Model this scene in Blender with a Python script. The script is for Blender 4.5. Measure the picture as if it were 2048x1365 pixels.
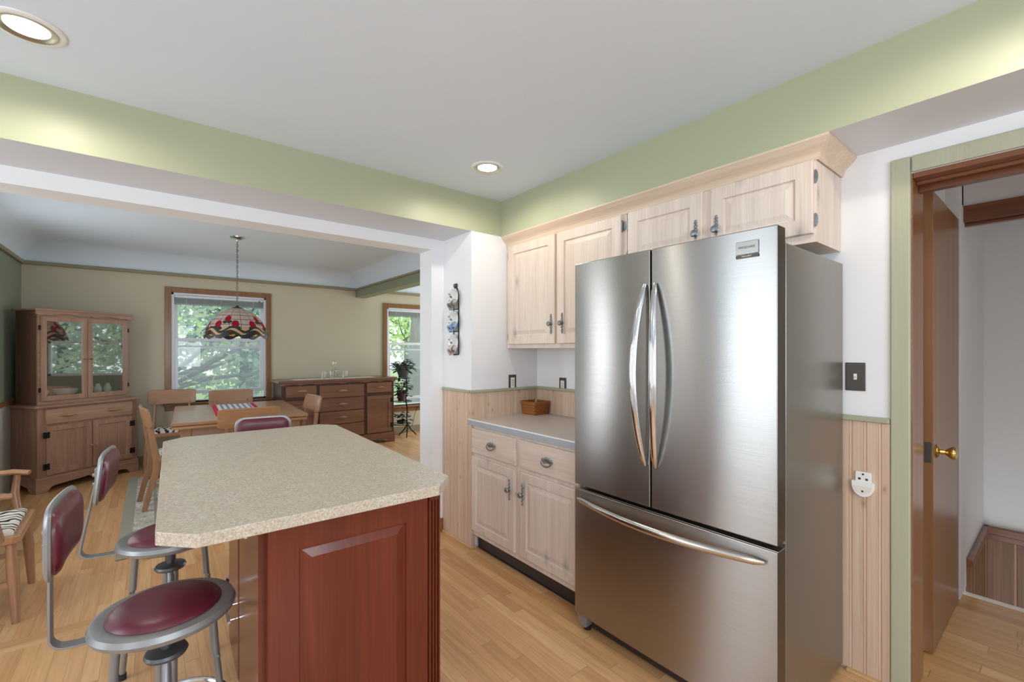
import bpy, bmesh, math, random
from math import sin, cos, pi, radians as R
from mathutils import Vector, Matrix
random.seed(7)
for o in list(bpy.data.objects): bpy.data.objects.remove(o)
SC = bpy.context.scene; COL = SC.collection
# ---------------------------------------------------------------- camera
cam = bpy.data.cameras.new('camera'); cam.sensor_width = 36.0; cam.lens = 900/2048*36; cam.shift_y = 17.5/2048
cam.clip_start = .05
co = bpy.data.objects.new('camera', cam); COL.objects.link(co)
co.location = (0, 0, 1.40); co.rotation_euler = (R(90), 0, -R(38.75)); SC.camera = co
# ---------------------------------------------------------------- exposure
vs = SC.view_settings; vs.view_transform = 'Standard'; vs.look = 'None'; vs.gamma = 1; vs.use_curve_mapping = False
vs.exposure = -0.48
SC.cycles.max_bounces = 10; SC.cycles.diffuse_bounces = 6; SC.cycles.transparent_max_bounces = 16
SC.cycles.use_denoising = True
SC.cycles.sample_clamp_indirect = 6
# ---------------------------------------------------------------- sky
W = bpy.data.worlds.new('sky'); SC.world = W; W.use_nodes = True
bg = W.node_tree.nodes['Background']; bg.inputs[0].default_value = (.86, .94, 1, 1); bg.inputs[1].default_value = 3.0
# ---------------------------------------------------------------- daylight lamps at unseen windows, some added to brighten the rooms
def area(name, loc, rot, sx, sy, power, col=(.76, .89, 1)):
    l = bpy.data.lights.new(name, 'AREA'); l.shape = 'RECTANGLE'; l.size = sx; l.size_y = sy; l.energy = power; l.color = col
    o = bpy.data.objects.new(name, l); COL.objects.link(o); o.location = loc; o.rotation_euler = rot; return o
area('daylight_fill', (-2.42, 2.15, 1.45), (0, -R(90), 0), 1.5, .9, 36)          # kitchen left window
area('daylight_fill', (-2.42, -.35, 1.45), (0, -R(90), 0), 1.5, 1.3, 24)          # kitchen left window, second
area('daylight_fill', (.1, -2.02, 1.5), (R(90), 0, 0), 2.2, 1.3, 74)              # kitchen rear window
area('daylight_fill', (-1.24, 3.95, 1.4), (0, -R(90), 0), 1.4, .5, 20, (.9, .95, 1))          # dining left window
area('daylight_fill', (3.1, -2.0, 1.5), (R(90), 0, 0), .9, 1.2, 9, (1, .96, .9))               # landing window, unseen, added to light the hall
area('daylight_fill', (-1.24, 5.3, 1.45), (0, -R(90), 0), 1.5, 1.1, 18, (.93, .96, 1))           # extra dining left window, unseen, added to brighten the dining room
area('daylight_fill', (5.36, 6.1, 1.45), (0, R(90), 0), 1.6, 1.3, 75, (.93, .96, 1))             # extra living room window, unseen, added to brighten the dining room
# ================================================================ materials
def S(r, g, b, a=1):
    f = lambda c: (c/255/12.92) if c/255 <= .04045 else ((c/255+.055)/1.055)**2.4
    return (f(r), f(g), f(b), a)
class NT:
    def __init__(s, name):
        s.m = bpy.data.materials.new(name); s.m.use_nodes = True; s.t = s.m.node_tree; s.t.nodes.clear()
        s.out = s.t.nodes.new('ShaderNodeOutputMaterial')
    def n(s, typ, ins=None, **kw):
        nd = s.t.nodes.new('ShaderNode'+typ)
        for k, v in kw.items(): setattr(nd, k, v)
        for k, v in (ins or {}).items():
            sk = nd.inputs[k]
            if isinstance(v, bpy.types.NodeSocket): s.t.links.new(v, sk)
            else: sk.default_value = v
        return nd
    def math(s, op, a, b=None, c=None, clamp=False):
        nd = s.t.nodes.new('ShaderNodeMath'); nd.operation = op; nd.use_clamp = clamp
        for i, v in enumerate((a, b, c)):
            if v is None: continue
            if isinstance(v, bpy.types.NodeSocket): s.t.links.new(v, nd.inputs[i])
            else: nd.inputs[i].default_value = v
        return nd.outputs[0]
    def ramp(s, fac, stops, interp='LINEAR'):
        nd = s.t.nodes.new('ShaderNodeValToRGB'); s.t.links.new(fac, nd.inputs[0]); cr = nd.color_ramp; cr.interpolation = interp
        while len(cr.elements) < len(stops): cr.elements.new(.5)
        for e, (p, c) in zip(cr.elements, stops): e.position = p; e.color = c if len(c) == 4 else (*c, 1)
        return nd.outputs[0]
    def mix(s, fac, a, b, mode='MIX'):
        nd = s.t.nodes.new('ShaderNodeMix'); nd.data_type = 'RGBA'; nd.blend_type = mode
        for i, v in ((0, fac), (6, a), (7, b)):
            if isinstance(v, bpy.types.NodeSocket): s.t.links.new(v, nd.inputs[i])
            else: nd.inputs[i].default_value = v
        return nd.outputs[2]
    def obj(s, rnd=0):
        tc = s.n('TexCoord').outputs['Object']
        if rnd:
            oi = s.n('ObjectInfo').outputs['Random']
            v = s.n('VectorMath', {0: tc}, operation='ADD')
            cx = s.n('CombineXYZ', {0: s.math('MULTIPLY', oi, 13.7), 1: s.math('MULTIPLY', oi, 7.1), 2: s.math('MULTIPLY', oi, 3.3)})
            s.t.links.new(cx.outputs[0], v.inputs[1]); return v.outputs[0]
        return tc
    def bsdf(s, **ins):
        b = s.n('BsdfPrincipled', {k.replace('_', ' '): v for k, v in ins.items()})
        s.t.links.new(b.outputs[0], s.out.inputs[0]); return b
    def bump(s, h, strength=.3, dist=.005):
        return s.n('Bump', {'Height': h, 'Strength': strength, 'Distance': dist}).outputs[0]
def plain(name, col, rough=.5, metal=0, spec=.5, coat=0, noise=0, nscale=8):
    t = NT(name); c = col
    if noise:
        f = t.n('TexNoise', {'Vector': t.obj(), 'Scale': nscale, 'Detail': 4}).outputs[0]
        d = tuple(x*(1-noise) for x in col[:3])+(1,); u = tuple(min(1, x*(1+noise)) for x in col[:3])+(1,)
        c = t.ramp(f, [(.3, d), (.7, u)])
    t.bsdf(Base_Color=c, Roughness=rough, Metallic=metal, Specular_IOR_Level=spec, Coat_Weight=coat, Coat_Roughness=.15)
    return t.m
def wood(name, c1, c2, axis='Z', across=14, along=1.1, rough=.4, coat=0, knots=None, kscale=3.2, grain=.25, spec=.5, fig=.5, rnd=1):
    t = NT(name); v = t.obj(rnd)
    sc = {'X': (along, across, across), 'Y': (across, along, across), 'Z': (across, across, along)}[axis]
    mp = t.n('Mapping', {'Vector': v, 'Scale': sc}).outputs[0]
    f = t.n('TexNoise', {'Vector': mp, 'Scale': 1.0, 'Detail': 5, 'Roughness': .6, 'Distortion': fig}).outputs[0]
    col = t.ramp(f, [(.28, c1), (.72, c2)])
    sc2 = tuple(x*9 if x > 2 else x*3 for x in sc)
    mp2 = t.n('Mapping', {'Vector': v, 'Scale': sc2}).outputs[0]
    g = t.n('TexNoise', {'Vector': mp2, 'Scale': 1.0, 'Detail': 3}).outputs[0]
    gr = t.ramp(g, [(.35, (1-grain,)*3), (.65, (1, 1, 1))])
    col = t.mix(1, col, gr, 'MULTIPLY')
    if knots:
        q = t.n('SeparateXYZ', {0: v}).outputs; uu = t.math('ADD', q[0], q[1])
        mk = t.n('CombineXYZ', {0: t.math('MULTIPLY', uu, .5 if axis == 'X' else 1), 1: t.math('MULTIPLY', q[2], 1 if axis == 'X' else .5)}).outputs[0]
        vo = t.n('TexVoronoi', {'Vector': mk, 'Scale': kscale}, voronoi_dimensions='2D'); d = vo.outputs['Distance']
        kf = t.ramp(d, [(.0, (1, 1, 1)), (.03, (.6, .6, .6)), (.05, (.35, .35, .35)), (.11, (0, 0, 0))])
        sel = t.math('GREATER_THAN', t.n('SeparateXYZ', {0: vo.outputs['Color']}).outputs[0], .38)
        col = t.mix(t.math('MULTIPLY', t.math('MULTIPLY', kf, sel), .8), col, knots)
    t.bsdf(Base_Color=col, Roughness=rough, Specular_IOR_Level=spec, Coat_Weight=coat, Coat_Roughness=.12, Normal=t.bump(g, .06, .002))
    return t.m
def floor_mat(name, tones, axis='Y', w=.058, ln=.75, rough=.3):
    t = NT(name); sp = t.n('SeparateXYZ', {0: t.obj()})
    a, l = (sp.outputs[0], sp.outputs[1]) if axis == 'Y' else (sp.outputs[1], sp.outputs[0])
    u = t.math('DIVIDE', a, w); row = t.math('FLOOR', u); fu = t.math('FRACT', u)
    r1 = t.n('TexWhiteNoise', {'W': row}, noise_dimensions='1D').outputs[0]
    q = t.math('ADD', t.math('DIVIDE', l, ln), t.math('MULTIPLY', r1, 5.3)); cl = t.math('FLOOR', q); fq = t.math('FRACT', q)
    cv = t.n('CombineXYZ', {0: row, 1: cl}).outputs[0]
    r2 = t.n('TexWhiteNoise', {'Vector': cv}, noise_dimensions='2D').outputs[0]
    col = t.ramp(r2, [(i/(len(tones)-1), c) for i, c in enumerate(tones)])
    sc = (30, 1.6, 1) if axis == 'Y' else (1.6, 30, 1)
    mp = t.n('Mapping', {'Vector': t.obj(), 'Scale': sc}).outputs[0]
    off = t.n('VectorMath', {0: mp, 1: t.n('CombineXYZ', {0: t.math('MULTIPLY', r2, 40), 1: t.math('MULTIPLY', r2, 90)}).outputs[0]}, operation='ADD').outputs[0]
    g = t.n('TexNoise', {'Vector': off, 'Scale': 1.3, 'Detail': 6, 'Roughness': .65, 'Distortion': .8}).outputs[0]
    gr = t.ramp(g, [(.3, (.80, .76, .70)), (.6, (1.04, 1.03, 1.02))])
    col = t.mix(1, col, gr, 'MULTIPLY')
    e1 = t.math('LESS_THAN', fu, .025); e2 = t.math('LESS_THAN', fq, .004)
    e = t.math('MAXIMUM', e1, e2)
    col = t.mix(t.math('MULTIPLY', e, .45), col, S(110, 72, 40))
    t.bsdf(Base_Color=col, Roughness=rough, Specular_IOR_Level=.45, Coat_Weight=.25, Coat_Roughness=.18, Normal=t.bump(t.math('SUBTRACT', 1, e), .15, .002))
    return t.m
M = {}
def paint(k, c, rough=.55): M[k] = plain(k, c, rough, spec=.35, noise=.012, nscale=3)
paint('ceiling_paint', S(220, 231, 242), .6); paint('white_paint', S(238, 238, 240), .45); paint('soffit_white', S(216, 219, 225), .4)
paint('green_paint', S(176, 179, 150), .4); paint('cap_green', S(170, 171, 148), .35)
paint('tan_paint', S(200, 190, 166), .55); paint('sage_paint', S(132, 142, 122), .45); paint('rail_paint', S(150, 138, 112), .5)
paint('header_green', S(142, 146, 120), .5); paint('hall_paint', S(214, 211, 209), .5); paint('dado_grey', S(190, 190, 182), .5)
M['casing_green'] = wood('casing_green', S(184, 184, 160), S(178, 178, 152), 'Z', 20, .8, .4, grain=.04)
M['floor_oak'] = floor_mat('floor_oak', [S(204, 154, 106), S(220, 173, 122), S(229, 184, 136), S(212, 160, 112), S(225, 178, 128), S(200, 148, 100)])
M['floor_strip'] = floor_mat('floor_strip', [S(216, 168, 118), S(224, 180, 130), S(208, 158, 108)], 'X')
M['floor_landing'] = floor_mat('floor_landing', [S(188, 138, 84), S(214, 168, 112), S(198, 150, 96), S(222, 178, 124)], 'Y', .07, 1.1)
M['pickled'] = wood('pickled', S(220, 199, 183), S(234, 220, 208), 'Z', 16, .9, .42, knots=S(146, 142, 140), kscale=3.4, grain=.09, fig=1.2)
M['pickled_x'] = wood('pickled_x', S(217, 195, 179), S(231, 215, 202), 'X', 16, .9, .42, knots=S(146, 142, 140), kscale=3.4, grain=.10, fig=1.2)
M['crown_pine'] = wood('crown_pine', S(214, 188, 162), S(230, 208, 186), 'Y', 16, .9, .42, grain=.12)
M['beadboard'] = wood('beadboard', S(206, 174, 148), S(226, 200, 178), 'Z', 22, .7, .5, knots=S(150, 112, 88), kscale=8, grain=.14, rnd=0)
M['cherry'] = wood('cherry', S(94, 38, 25), S(118, 52, 34), 'Z', 11, .7, .26, coat=.3, grain=.14, fig=1.5, spec=.35)
M['old_maple'] = wood('old_maple', S(146, 108, 86), S(184, 144, 120), 'X', 7, .8, .35, coat=.2, grain=.18, fig=.8)
M['old_maple_z'] = wood('old_maple_z', S(142, 104, 84), S(180, 140, 117), 'Z', 7, .8, .35, coat=.2, grain=.18, fig=.8)
M['side_maple'] = wood('side_maple', S(112, 72, 50), S(148, 100, 72), 'X', 7, .8, .33, coat=.25, grain=.2, fig=.8)
M['side_gap_shade'] = wood('side_gap_shade', S(64, 38, 26), S(92, 56, 40), 'Z', 7, .8, .4, grain=.2)
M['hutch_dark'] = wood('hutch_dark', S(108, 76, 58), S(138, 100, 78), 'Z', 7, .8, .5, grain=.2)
M['honey'] = wood('honey', S(160, 114, 80), S(188, 142, 104), 'X', 9, .8, .3, coat=.25, grain=.14)
M['honey_z'] = wood('honey_z', S(150, 108, 80), S(180, 136, 102), 'Z', 12, .8, .3, coat=.25, grain=.14)
M['window_oak'] = wood('window_oak', S(128, 86, 48), S(158, 110, 66), 'Z', 22, .8, .35, coat=.2, grain=.16)
M['door_birch'] = wood('door_birch', S(128, 88, 56), S(148, 104, 68), 'Z', 12, .5, .3, coat=.1, grain=.08, spec=.3)
M['jamb_brown'] = wood('jamb_brown', S(130, 84, 48), S(156, 106, 62), 'Z', 26, .7, .3, coat=.3, grain=.18)
M['jamb_brown_y'] = wood('jamb_brown_y', S(104, 56, 30), S(134, 80, 46), 'Y', 26, .7, .3, coat=.3, grain=.18)
M['dark_plank'] = wood('dark_plank', S(100, 68, 44), S(142, 102, 70), 'Z', 22, .7, .5, grain=.25)
M['shoe_wood'] = wood('shoe_wood', S(206, 164, 112), S(222, 182, 132), 'Y', 20, .9, .4, grain=.12)
M['black'] = plain('black', S(20, 18, 18), .5); M['vinyl_brown'] = plain('vinyl_brown', S(48, 34, 36), .3)
M['iron'] = plain('iron', S(34, 34, 36), .45, .6); M['pewter'] = plain('pewter', S(138, 145, 148), .35, .85, noise=.25, nscale=90)
M['dark_plate'] = plain('dark_plate', S(92, 88, 84), .35, .8); M['ivory'] = plain('ivory', S(232, 228, 216), .4)
M['white_plastic'] = plain('white_plastic', S(238, 238, 236), .35); M['brass'] = plain('brass', S(214, 186, 112), .2, 1)
M['chrome'] = plain('chrome', S(214, 214, 216), .12, 1); M['nickel'] = plain('nickel', S(196, 190, 180), .3, 1)
M['vinyl_white'] = plain('vinyl_white', S(226, 228, 236), .35); M['blind'] = plain('blind', S(150, 158, 158), .5)
M['stool_grey'] = plain('stool_grey', S(146, 146, 146), .38, .45, noise=.06, nscale=20)
M['stool_dark'] = plain('stool_dark', S(96, 96, 100), .4, .5)
M['burgundy'] = plain('burgundy', S(96, 30, 46), .36, 0, .6, noise=.06, nscale=120)
M['grey_laminate'] = plain('grey_laminate', S(192, 182, 174), .32, noise=.02, nscale=60)
M['grey_edge'] = plain('grey_edge', S(168, 172, 178), .25, noise=.03, nscale=200)
M['pale_edge'] = plain('pale_edge', S(220, 222, 224), .3)
M['porcelain'] = plain('porcelain', S(232, 232, 232), .15, coat=.4); M['pot_grey'] = plain('pot_grey', S(76, 86, 88), .5)
M['pot_brown'] = plain('pot_brown', S(72, 52, 46), .6); M['leaf'] = plain('leaf', S(56, 74, 56), .45, noise=.3, nscale=30)
M['leaf_dark'] = plain('leaf_dark', S(34, 42, 36), .5); M['chain'] = plain('chain', S(120, 116, 108), .3, .9)
M['rubber'] = plain('rubber', S(40, 38, 38), .8)
# island laminate
t = NT('stone_laminate'); v = t.obj()
a = t.n('TexNoise', {'Vector': v, 'Scale': 135, 'Detail': 6, 'Roughness': .7, 'Distortion': .6}).outputs[0]
b = t.n('TexNoise', {'Vector': v, 'Scale': 16, 'Detail': 3}).outputs[0]
c = t.ramp(a, [(.34, S(150, 136, 116)), (.44, S(186, 172, 152)), (.53, S(203, 192, 176)), (.66, S(224, 216, 204))])
c = t.mix(t.ramp(b, [(.35, (0, 0, 0)), (.7, (.4, .4, .4))]), c, S(186, 174, 152))
t.bsdf(Base_Color=c, Roughness=.3, Specular_IOR_Level=.5); M['stone_laminate'] = t.m
# brushed stainless, brush lines horizontal
t = NT('stainless'); v = t.obj()
mp = t.n('Mapping', {'Vector': v, 'Scale': (3, 3, 900)}).outputs[0]
a = t.n('TexNoise', {'Vector': mp, 'Scale': 1, 'Detail': 2}).outputs[0]
col = t.ramp(a, [(.3, S(166, 164, 161)), (.7, S(178, 176, 173))])
tg = t.n('Tangent', direction_type='RADIAL', axis='Z').outputs[0]
t.bsdf(Base_Color=col, Metallic=1, Roughness=.27, Anisotropic=.95, Anisotropic_Rotation=.25, Tangent=tg, Normal=t.bump(a, .008, .0003)); M["stainless"] = t.m
M['fridge_side'] = plain('fridge_side', S(142, 136, 128), .28, .75, noise=.02, nscale=40)
M['fridge_edge'] = plain('fridge_edge', S(86, 76, 68), .25, .8); M['steel_trim'] = plain('steel_trim', S(190, 188, 184), .25, 1)
M['grille'] = plain('grille', S(52, 38, 34), .5); M['foot_grey'] = plain('foot_grey', S(128, 124, 120), .4)
# clear glass
def glass(name, refl, tint=(1, 1, 1, 1), rough=0.0):
    t = NT(name); tr = t.n('BsdfTransparent', {'Color': tint}); gl = t.n('BsdfGlossy', {'Color': (1, 1, 1, 1), 'Roughness': rough})
    fr = t.n('Fresnel', {'IOR': 1.5}).outputs[0]
    mx = t.n('MixShader', {0: t.math('ADD', t.math('MULTIPLY', fr, .5), refl, clamp=True), 1: tr.outputs[0], 2: gl.outputs[0]})
    t.t.links.new(mx.outputs[0], t.out.inputs[0]); M[name] = t.m
glass('pane_glass', .0); glass('cabinet_glass', .20, rough=.02); glass('clear_glass', .02, (.96, .98, .97, 1))
t = NT('screen'); tr = t.n('BsdfTransparent'); d = t.n('BsdfDiffuse', {'Color': S(176, 182, 196)}); t2 = t.n('BsdfTranslucent', {'Color': S(190, 196, 212)})
m2 = t.n('MixShader', {0: .6, 1: d.outputs[0], 2: t2.outputs[0]}); mx = t.n('MixShader', {0: .25, 1: tr.outputs[0], 2: m2.outputs[0]}); t.t.links.new(mx.outputs[0], t.out.inputs[0]); M['screen'] = t.m
def emis(name, col, st):
    t = NT(name); e = t.n('Emission', {'Color': col, 'Strength': st}); t.t.links.new(e.outputs[0], t.out.inputs[0]); M[name] = t.m
emis('bulb', (1, .95, .87, 1), 9)
# woven / patterned cloth
t = NT('wicker'); v = t.obj()
w1 = t.n('TexBrick', {'Vector': t.n('Mapping', {'Vector': v, 'Scale': (1, 1, 1), 'Rotation': (R(90), 0, 0)}).outputs[0], 'Color1': S(176, 112, 56), 'Color2': S(150, 86, 40), 'Mortar': S(92, 48, 22), 'Scale': 28, 'Mortar Size': .03, 'Brick Width': .45, 'Row Height': .28})
t.bsdf(Base_Color=w1.outputs[0], Roughness=.5, Normal=t.bump(w1.outputs[1], -.4, .003)); M['wicker'] = t.m
t = NT('zebra'); v = t.obj(1)
w1 = t.n('TexWave', {'Vector': v, 'Scale': 5.5, 'Distortion': 9, 'Detail': 2, 'Detail Scale': 1.4}, wave_type='BANDS', bands_direction='X').outputs[1]
t.bsdf(Base_Color=t.ramp(w1, [(.2, S(58, 46, 48)), (.3, S(222, 216, 204))]), Roughness=.9, Specular_IOR_Level=.1); M['zebra'] = t.m
t = NT('striped_mat'); v = t.obj(); x = t.n('SeparateXYZ', {0: v}).outputs[0]
fr = t.math('FRACT', t.math('MULTIPLY', x, 19)); base = t.ramp(fr, [(.0, S(232, 230, 230)), (.5, S(232, 230, 230)), (.55, S(140, 150, 176)), (.95, S(150, 158, 182)), (1, S(232, 230, 230))])
ed = t.math('GREATER_THAN', t.math('ABSOLUTE', x), .165)
t.bsdf(Base_Color=t.mix(ed, base, S(206, 62, 78)), Roughness=.9, Specular_IOR_Level=.1); M['striped_mat'] = t.m
t = NT('rug'); v = t.obj(); 
vo = t.n('TexVoronoi', {'Vector': v, 'Scale': 13}).outputs['Distance']; no = t.n('TexNoise', {'Vector': v, 'Scale': 34, 'Detail': 4, 'Distortion': 1.5}).outputs[0]
pat = t.ramp(t.math('ADD', t.math('MULTIPLY', vo, .5), no), [(.55, S(150, 146, 136)), (.66, S(206, 200, 186)), (.78, S(166, 158, 146)), (.9, S(212, 206, 194))])
sp = t.n('SeparateXYZ', {0: v}); dx = t.math('SUBTRACT', .95, t.math('ABSOLUTE', sp.outputs[0])); dy = t.math('SUBTRACT', 1.23, t.math('ABSOLUTE', sp.outputs[1]))
d = t.math('MINIMUM', dx, dy)
bnd = t.ramp(d, [(0, (1, 1, 1)), (.07, (1, 1, 1)), (.075, (0, 0, 0)), (.2, (0, 0, 0)), (.205, (1, 1, 1)), (.225, (1, 1, 1)), (.23, (0, 0, 0))], 'CONSTANT')
t.bsdf(Base_Color=t.mix(bnd, pat, S(158, 156, 142)), Roughness=.95, Specular_IOR_Level=.05, Normal=t.bump(no, .3, .004)); M['rug'] = t.m
t = NT('lace'); v = t.obj(); no = t.n('TexVoronoi', {'Vector': v, 'Scale': 40}).outputs['Distance']
t.bsdf(Base_Color=t.ramp(no, [(.15, S(214, 206, 192)), (.5, S(232, 228, 218))]), Roughness=.9, Specular_IOR_Level=.1); M['lace'] = t.m
def plate_mat(name, low, spot, seed):
    t = NT(name); v = t.obj(); sp = t.n('SeparateXYZ', {0: v})
    no = t.n('TexNoise', {'Vector': v, 'Scale': 55, 'Detail': 3}).outputs[0]
    lowm = t.math('LESS_THAN', t.math('ADD', sp.outputs[2], t.math('MULTIPLY', t.math('SUBTRACT', no, .5), .12)), seed)
    spm = t.math('GREATER_THAN', t.n('TexNoise', {'Vector': v, 'Scale': 38+seed*100, 'Detail': 1}).outputs[0], .62)
    c = t.mix(lowm, S(224, 224, 220), low); c = t.mix(t.math('MULTIPLY', spm, .9), c, spot)
    t.bsdf(Base_Color=c, Roughness=.15, Coat_Weight=.5); M[name] = t.m
plate_mat('plate_blossom', S(122, 116, 100), S(60, 60, 62), -.022); plate_mat('plate_sea', S(128, 156, 192), S(90, 106, 120), -.015); plate_mat('plate_garden', S(190, 160, 152), S(60, 54, 58), -.02)
# stained glass
def shade_mat(name, col, em=.12):
    t = NT(name); d = t.n('BsdfPrincipled', {'Base Color': col, 'Roughness': .25}); tr = t.n('BsdfTranslucent', {'Color': col})
    mx = t.n('MixShader', {0: .58, 1: d.outputs[0], 2: tr.outputs[0]}); t.t.links.new(mx.outputs[0], t.out.inputs[0]); M[name] = t.m
for k, c in dict(sg_cream=S(236, 222, 212), sg_amber=S(240, 206, 160), sg_red=S(188, 24, 52), sg_green=S(52, 84, 66), sg_brown=S(104, 56, 36)).items(): shade_mat(k, c)
M['sg_lead'] = plain('sg_lead', S(48, 42, 40), .5, .3); M['sg_dark'] = plain('sg_dark', S(40, 44, 44), .35)
# outdoors
def leafm(name, c1, c2):
    t = NT(name); f = t.n('TexNoise', {'Vector': t.obj(), 'Scale': 2.2, 'Detail': 3}).outputs[0]; c = t.ramp(f, [(.35, c1), (.65, c2)])
    d = t.n('BsdfDiffuse', {'Color': c}); tr = t.n('BsdfTranslucent', {'Color': c}); mx = t.n('MixShader', {0: .5, 1: d.outputs[0], 2: tr.outputs[0]})
    t.t.links.new(mx.outputs[0], t.out.inputs[0]); M[name] = t.m
leafm('maple_leaf', S(160, 176, 164), S(206, 216, 194)); leafm('spruce_leaf', S(140, 164, 168), S(190, 208, 206)); leafm('lime_leaf', S(178, 206, 140), S(222, 238, 186))
M['bark'] = wood('bark', S(130, 128, 124), S(176, 172, 168), 'Z', 14, 2.5, .9, grain=.4, spec=.1); M['branch'] = plain('branch', S(120, 122, 134), .9, spec=.1)
M['grass'] = plain('grass', S(176, 200, 130), .95, spec=.05, noise=.2, nscale=5); M['siding'] = plain('siding', S(236, 238, 238), .6)
# ================================================================ mesh helpers
def link(o, parent=None):
    COL.objects.link(o)
    if parent: o.parent = parent
    return o
class MB:
    def __init__(s): s.v = []; s.f = []; s.i = []; s.X = Matrix.Identity(4); s.mi = 0
    def add(s, vs, fs, mi=None):
        n = len(s.v); s.v += [tuple(s.X @ Vector(p)) for p in vs]; s.f += [tuple(n+k for k in f) for f in fs]; s.i += [s.mi if mi is None else mi]*len(fs); return s
    def box(s, x0, x1, y0, y1, z0, z1, mi=None):
        return s.add([(x0, y0, z0), (x1, y0, z0), (x1, y1, z0), (x0, y1, z0), (x0, y0, z1), (x1, y0, z1), (x1, y1, z1), (x0, y1, z1)],
            [(0, 3, 2, 1), (4, 5, 6, 7), (0, 1, 5, 4), (1, 2, 6, 5), (2, 3, 7, 6), (3, 0, 4, 7)], mi)
    def loops(s, L, closed=True, cap0=True, cap1=True, mi=None):
        n = len(L[0]); vs = [p for l in L for p in l]; fs = []
        for k in range(len(L)-1):
            for j in range(n if closed else n-1):
                a = k*n+j; b = k*n+(j+1) % n; fs.append((a, b, b+n, a+n))
        if cap0: fs.append(tuple(range(n-1, -1, -1)))
        if cap1: fs.append(tuple((len(L)-1)*n+j for j in range(n)))
        return s.add(vs, fs, mi)
    def tube(s, pts, r, n=10, closed=False, prof=None, up=None, mi=None, cap=True):
        pts = [Vector(p) for p in pts]; m = len(pts); rr = r if isinstance(r, (list, tuple)) else [r]*m
        L = []; prev = None
        for k in range(m):
            a = pts[(k-1) % m] if (closed or k > 0) else pts[k]; b = pts[(k+1) % m] if (closed or k < m-1) else pts[k]
            t = (b-a).normalized()
            ref = Vector(up) if up else (prev if prev is not None else (Vector((0, 0, 1)) if abs(t.z) < .9 else Vector((1, 0, 0))))
            e1 = (ref - t*ref.dot(t)).normalized(); prev = e1; e2 = t.cross(e1)
            pf = prof if prof else [(cos(2*pi*j/n), sin(2*pi*j/n)) for j in range(n)]
            L.append([tuple(pts[k]+e1*(x*rr[k])+e2*(y*rr[k])) for x, y in pf])
        if closed: L.append(L[0]); return s.loops(L, True, False, False, mi)
        return s.loops(L, True, cap, cap, mi)
    def cyl(s, p0, p1, r0, r1=None, n=16, mi=None): return s.tube([p0, p1], [r0, r0 if r1 is None else r1], n, mi=mi)
    def lathe(s, prof, n=28, c=(0, 0, 0), mi=None, cap0=True, cap1=True, sc=(1, 1)):
        L = [[(c[0]+r*sc[0]*cos(2*pi*j/n), c[1]+r*sc[1]*sin(2*pi*j/n), c[2]+z) for j in range(n)] for r, z in prof]
        return s.loops(L, True, cap0, cap1, mi)
    def sph(s, c, r, n=12, sc=(1, 1, 1), mi=None):
        L = [[(c[0]+r*sc[0]*sin(pi*k/8)*cos(2*pi*j/n), c[1]+r*sc[1]*sin(pi*k/8)*sin(2*pi*j/n), c[2]-r*sc[2]*cos(pi*k/8)) for j in range(n)] for k in range(1, 8)]
        return s.loops(L, True, True, True, mi)
    def prism(s, poly, a0, a1, ax='y', mi=None):
        f = {'y': lambda p, a: (p[0], a, p[1]), 'x': lambda p, a: (a, p[0], p[1]), 'z': lambda p, a: (p[0], p[1], a)}[ax]
        return s.loops([[f(p, a0) for p in poly], [f(p, a1) for p in poly]], mi=mi)
    def build(s, name, mat, parent=None, bev=0, smooth=35, seg=2, sub=0):
        me = bpy.data.meshes.new(name); me.from_pydata(s.v, [], s.f)
        ms = mat if isinstance(mat, (list, tuple)) else [mat]
        for m in ms: me.materials.append(M[m] if isinstance(m, str) else m)
        for p, i in zip(me.polygons, s.i): p.material_index = i
        bm = bmesh.new(); bm.from_mesh(me); bmesh.ops.recalc_face_normals(bm, faces=bm.faces); bm.to_mesh(me); bm.free()
        if smooth:
            me.shade_smooth(); me.set_sharp_from_angle(angle=R(smooth))
        o = link(bpy.data.objects.new(name, me), parent)
        if bev:
            b = o.modifiers.new('bevel', 'BEVEL'); b.width = bev; b.segments = seg; b.limit_method = 'ANGLE'; b.angle_limit = R(40); b.harden_normals = True
        if sub:
            q = o.modifiers.new('subsurf', 'SUBSURF'); q.levels = q.render_levels = sub
        return o
def tag(o, label, cat, group=None):
    o['label'] = label; o['category'] = cat
    if group: o['group'] = group
    return o
def T(name, label, cat, loc=(0, 0, 0), rz=0, group=None):
    o = bpy.data.objects.new(name, None); COL.objects.link(o); o.empty_display_size = .05
    o.location = loc; o.rotation_euler = (0, 0, R(rz)); return tag(o, label, cat, group)
def st(o): o['kind'] = 'structure'; return o
def SB(name, mat, *boxes, bev=0, parent=None):
    m = MB()
    for b in boxes: m.box(*b)
    o = m.build(name, mat, parent, bev); return st(o) if not parent else o
def dup(root, loc, rz, label=None, group=None):
    r = root.copy(); COL.objects.link(r); r.location = loc; r.rotation_euler = (0, 0, R(rz))
    if label: r['label'] = label
    if group: r['group'] = group
    for ch in list(root.children):
        c = ch.copy(); COL.objects.link(c); c.parent = r
        for g in list(ch.children):
            d = g.copy(); COL.objects.link(d); d.parent = c
    return r
def rect(x0, x1, z0, z1, y): return [(x0, y, z0), (x1, y, z0), (x1, y, z1), (x0, y, z1)]
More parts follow.
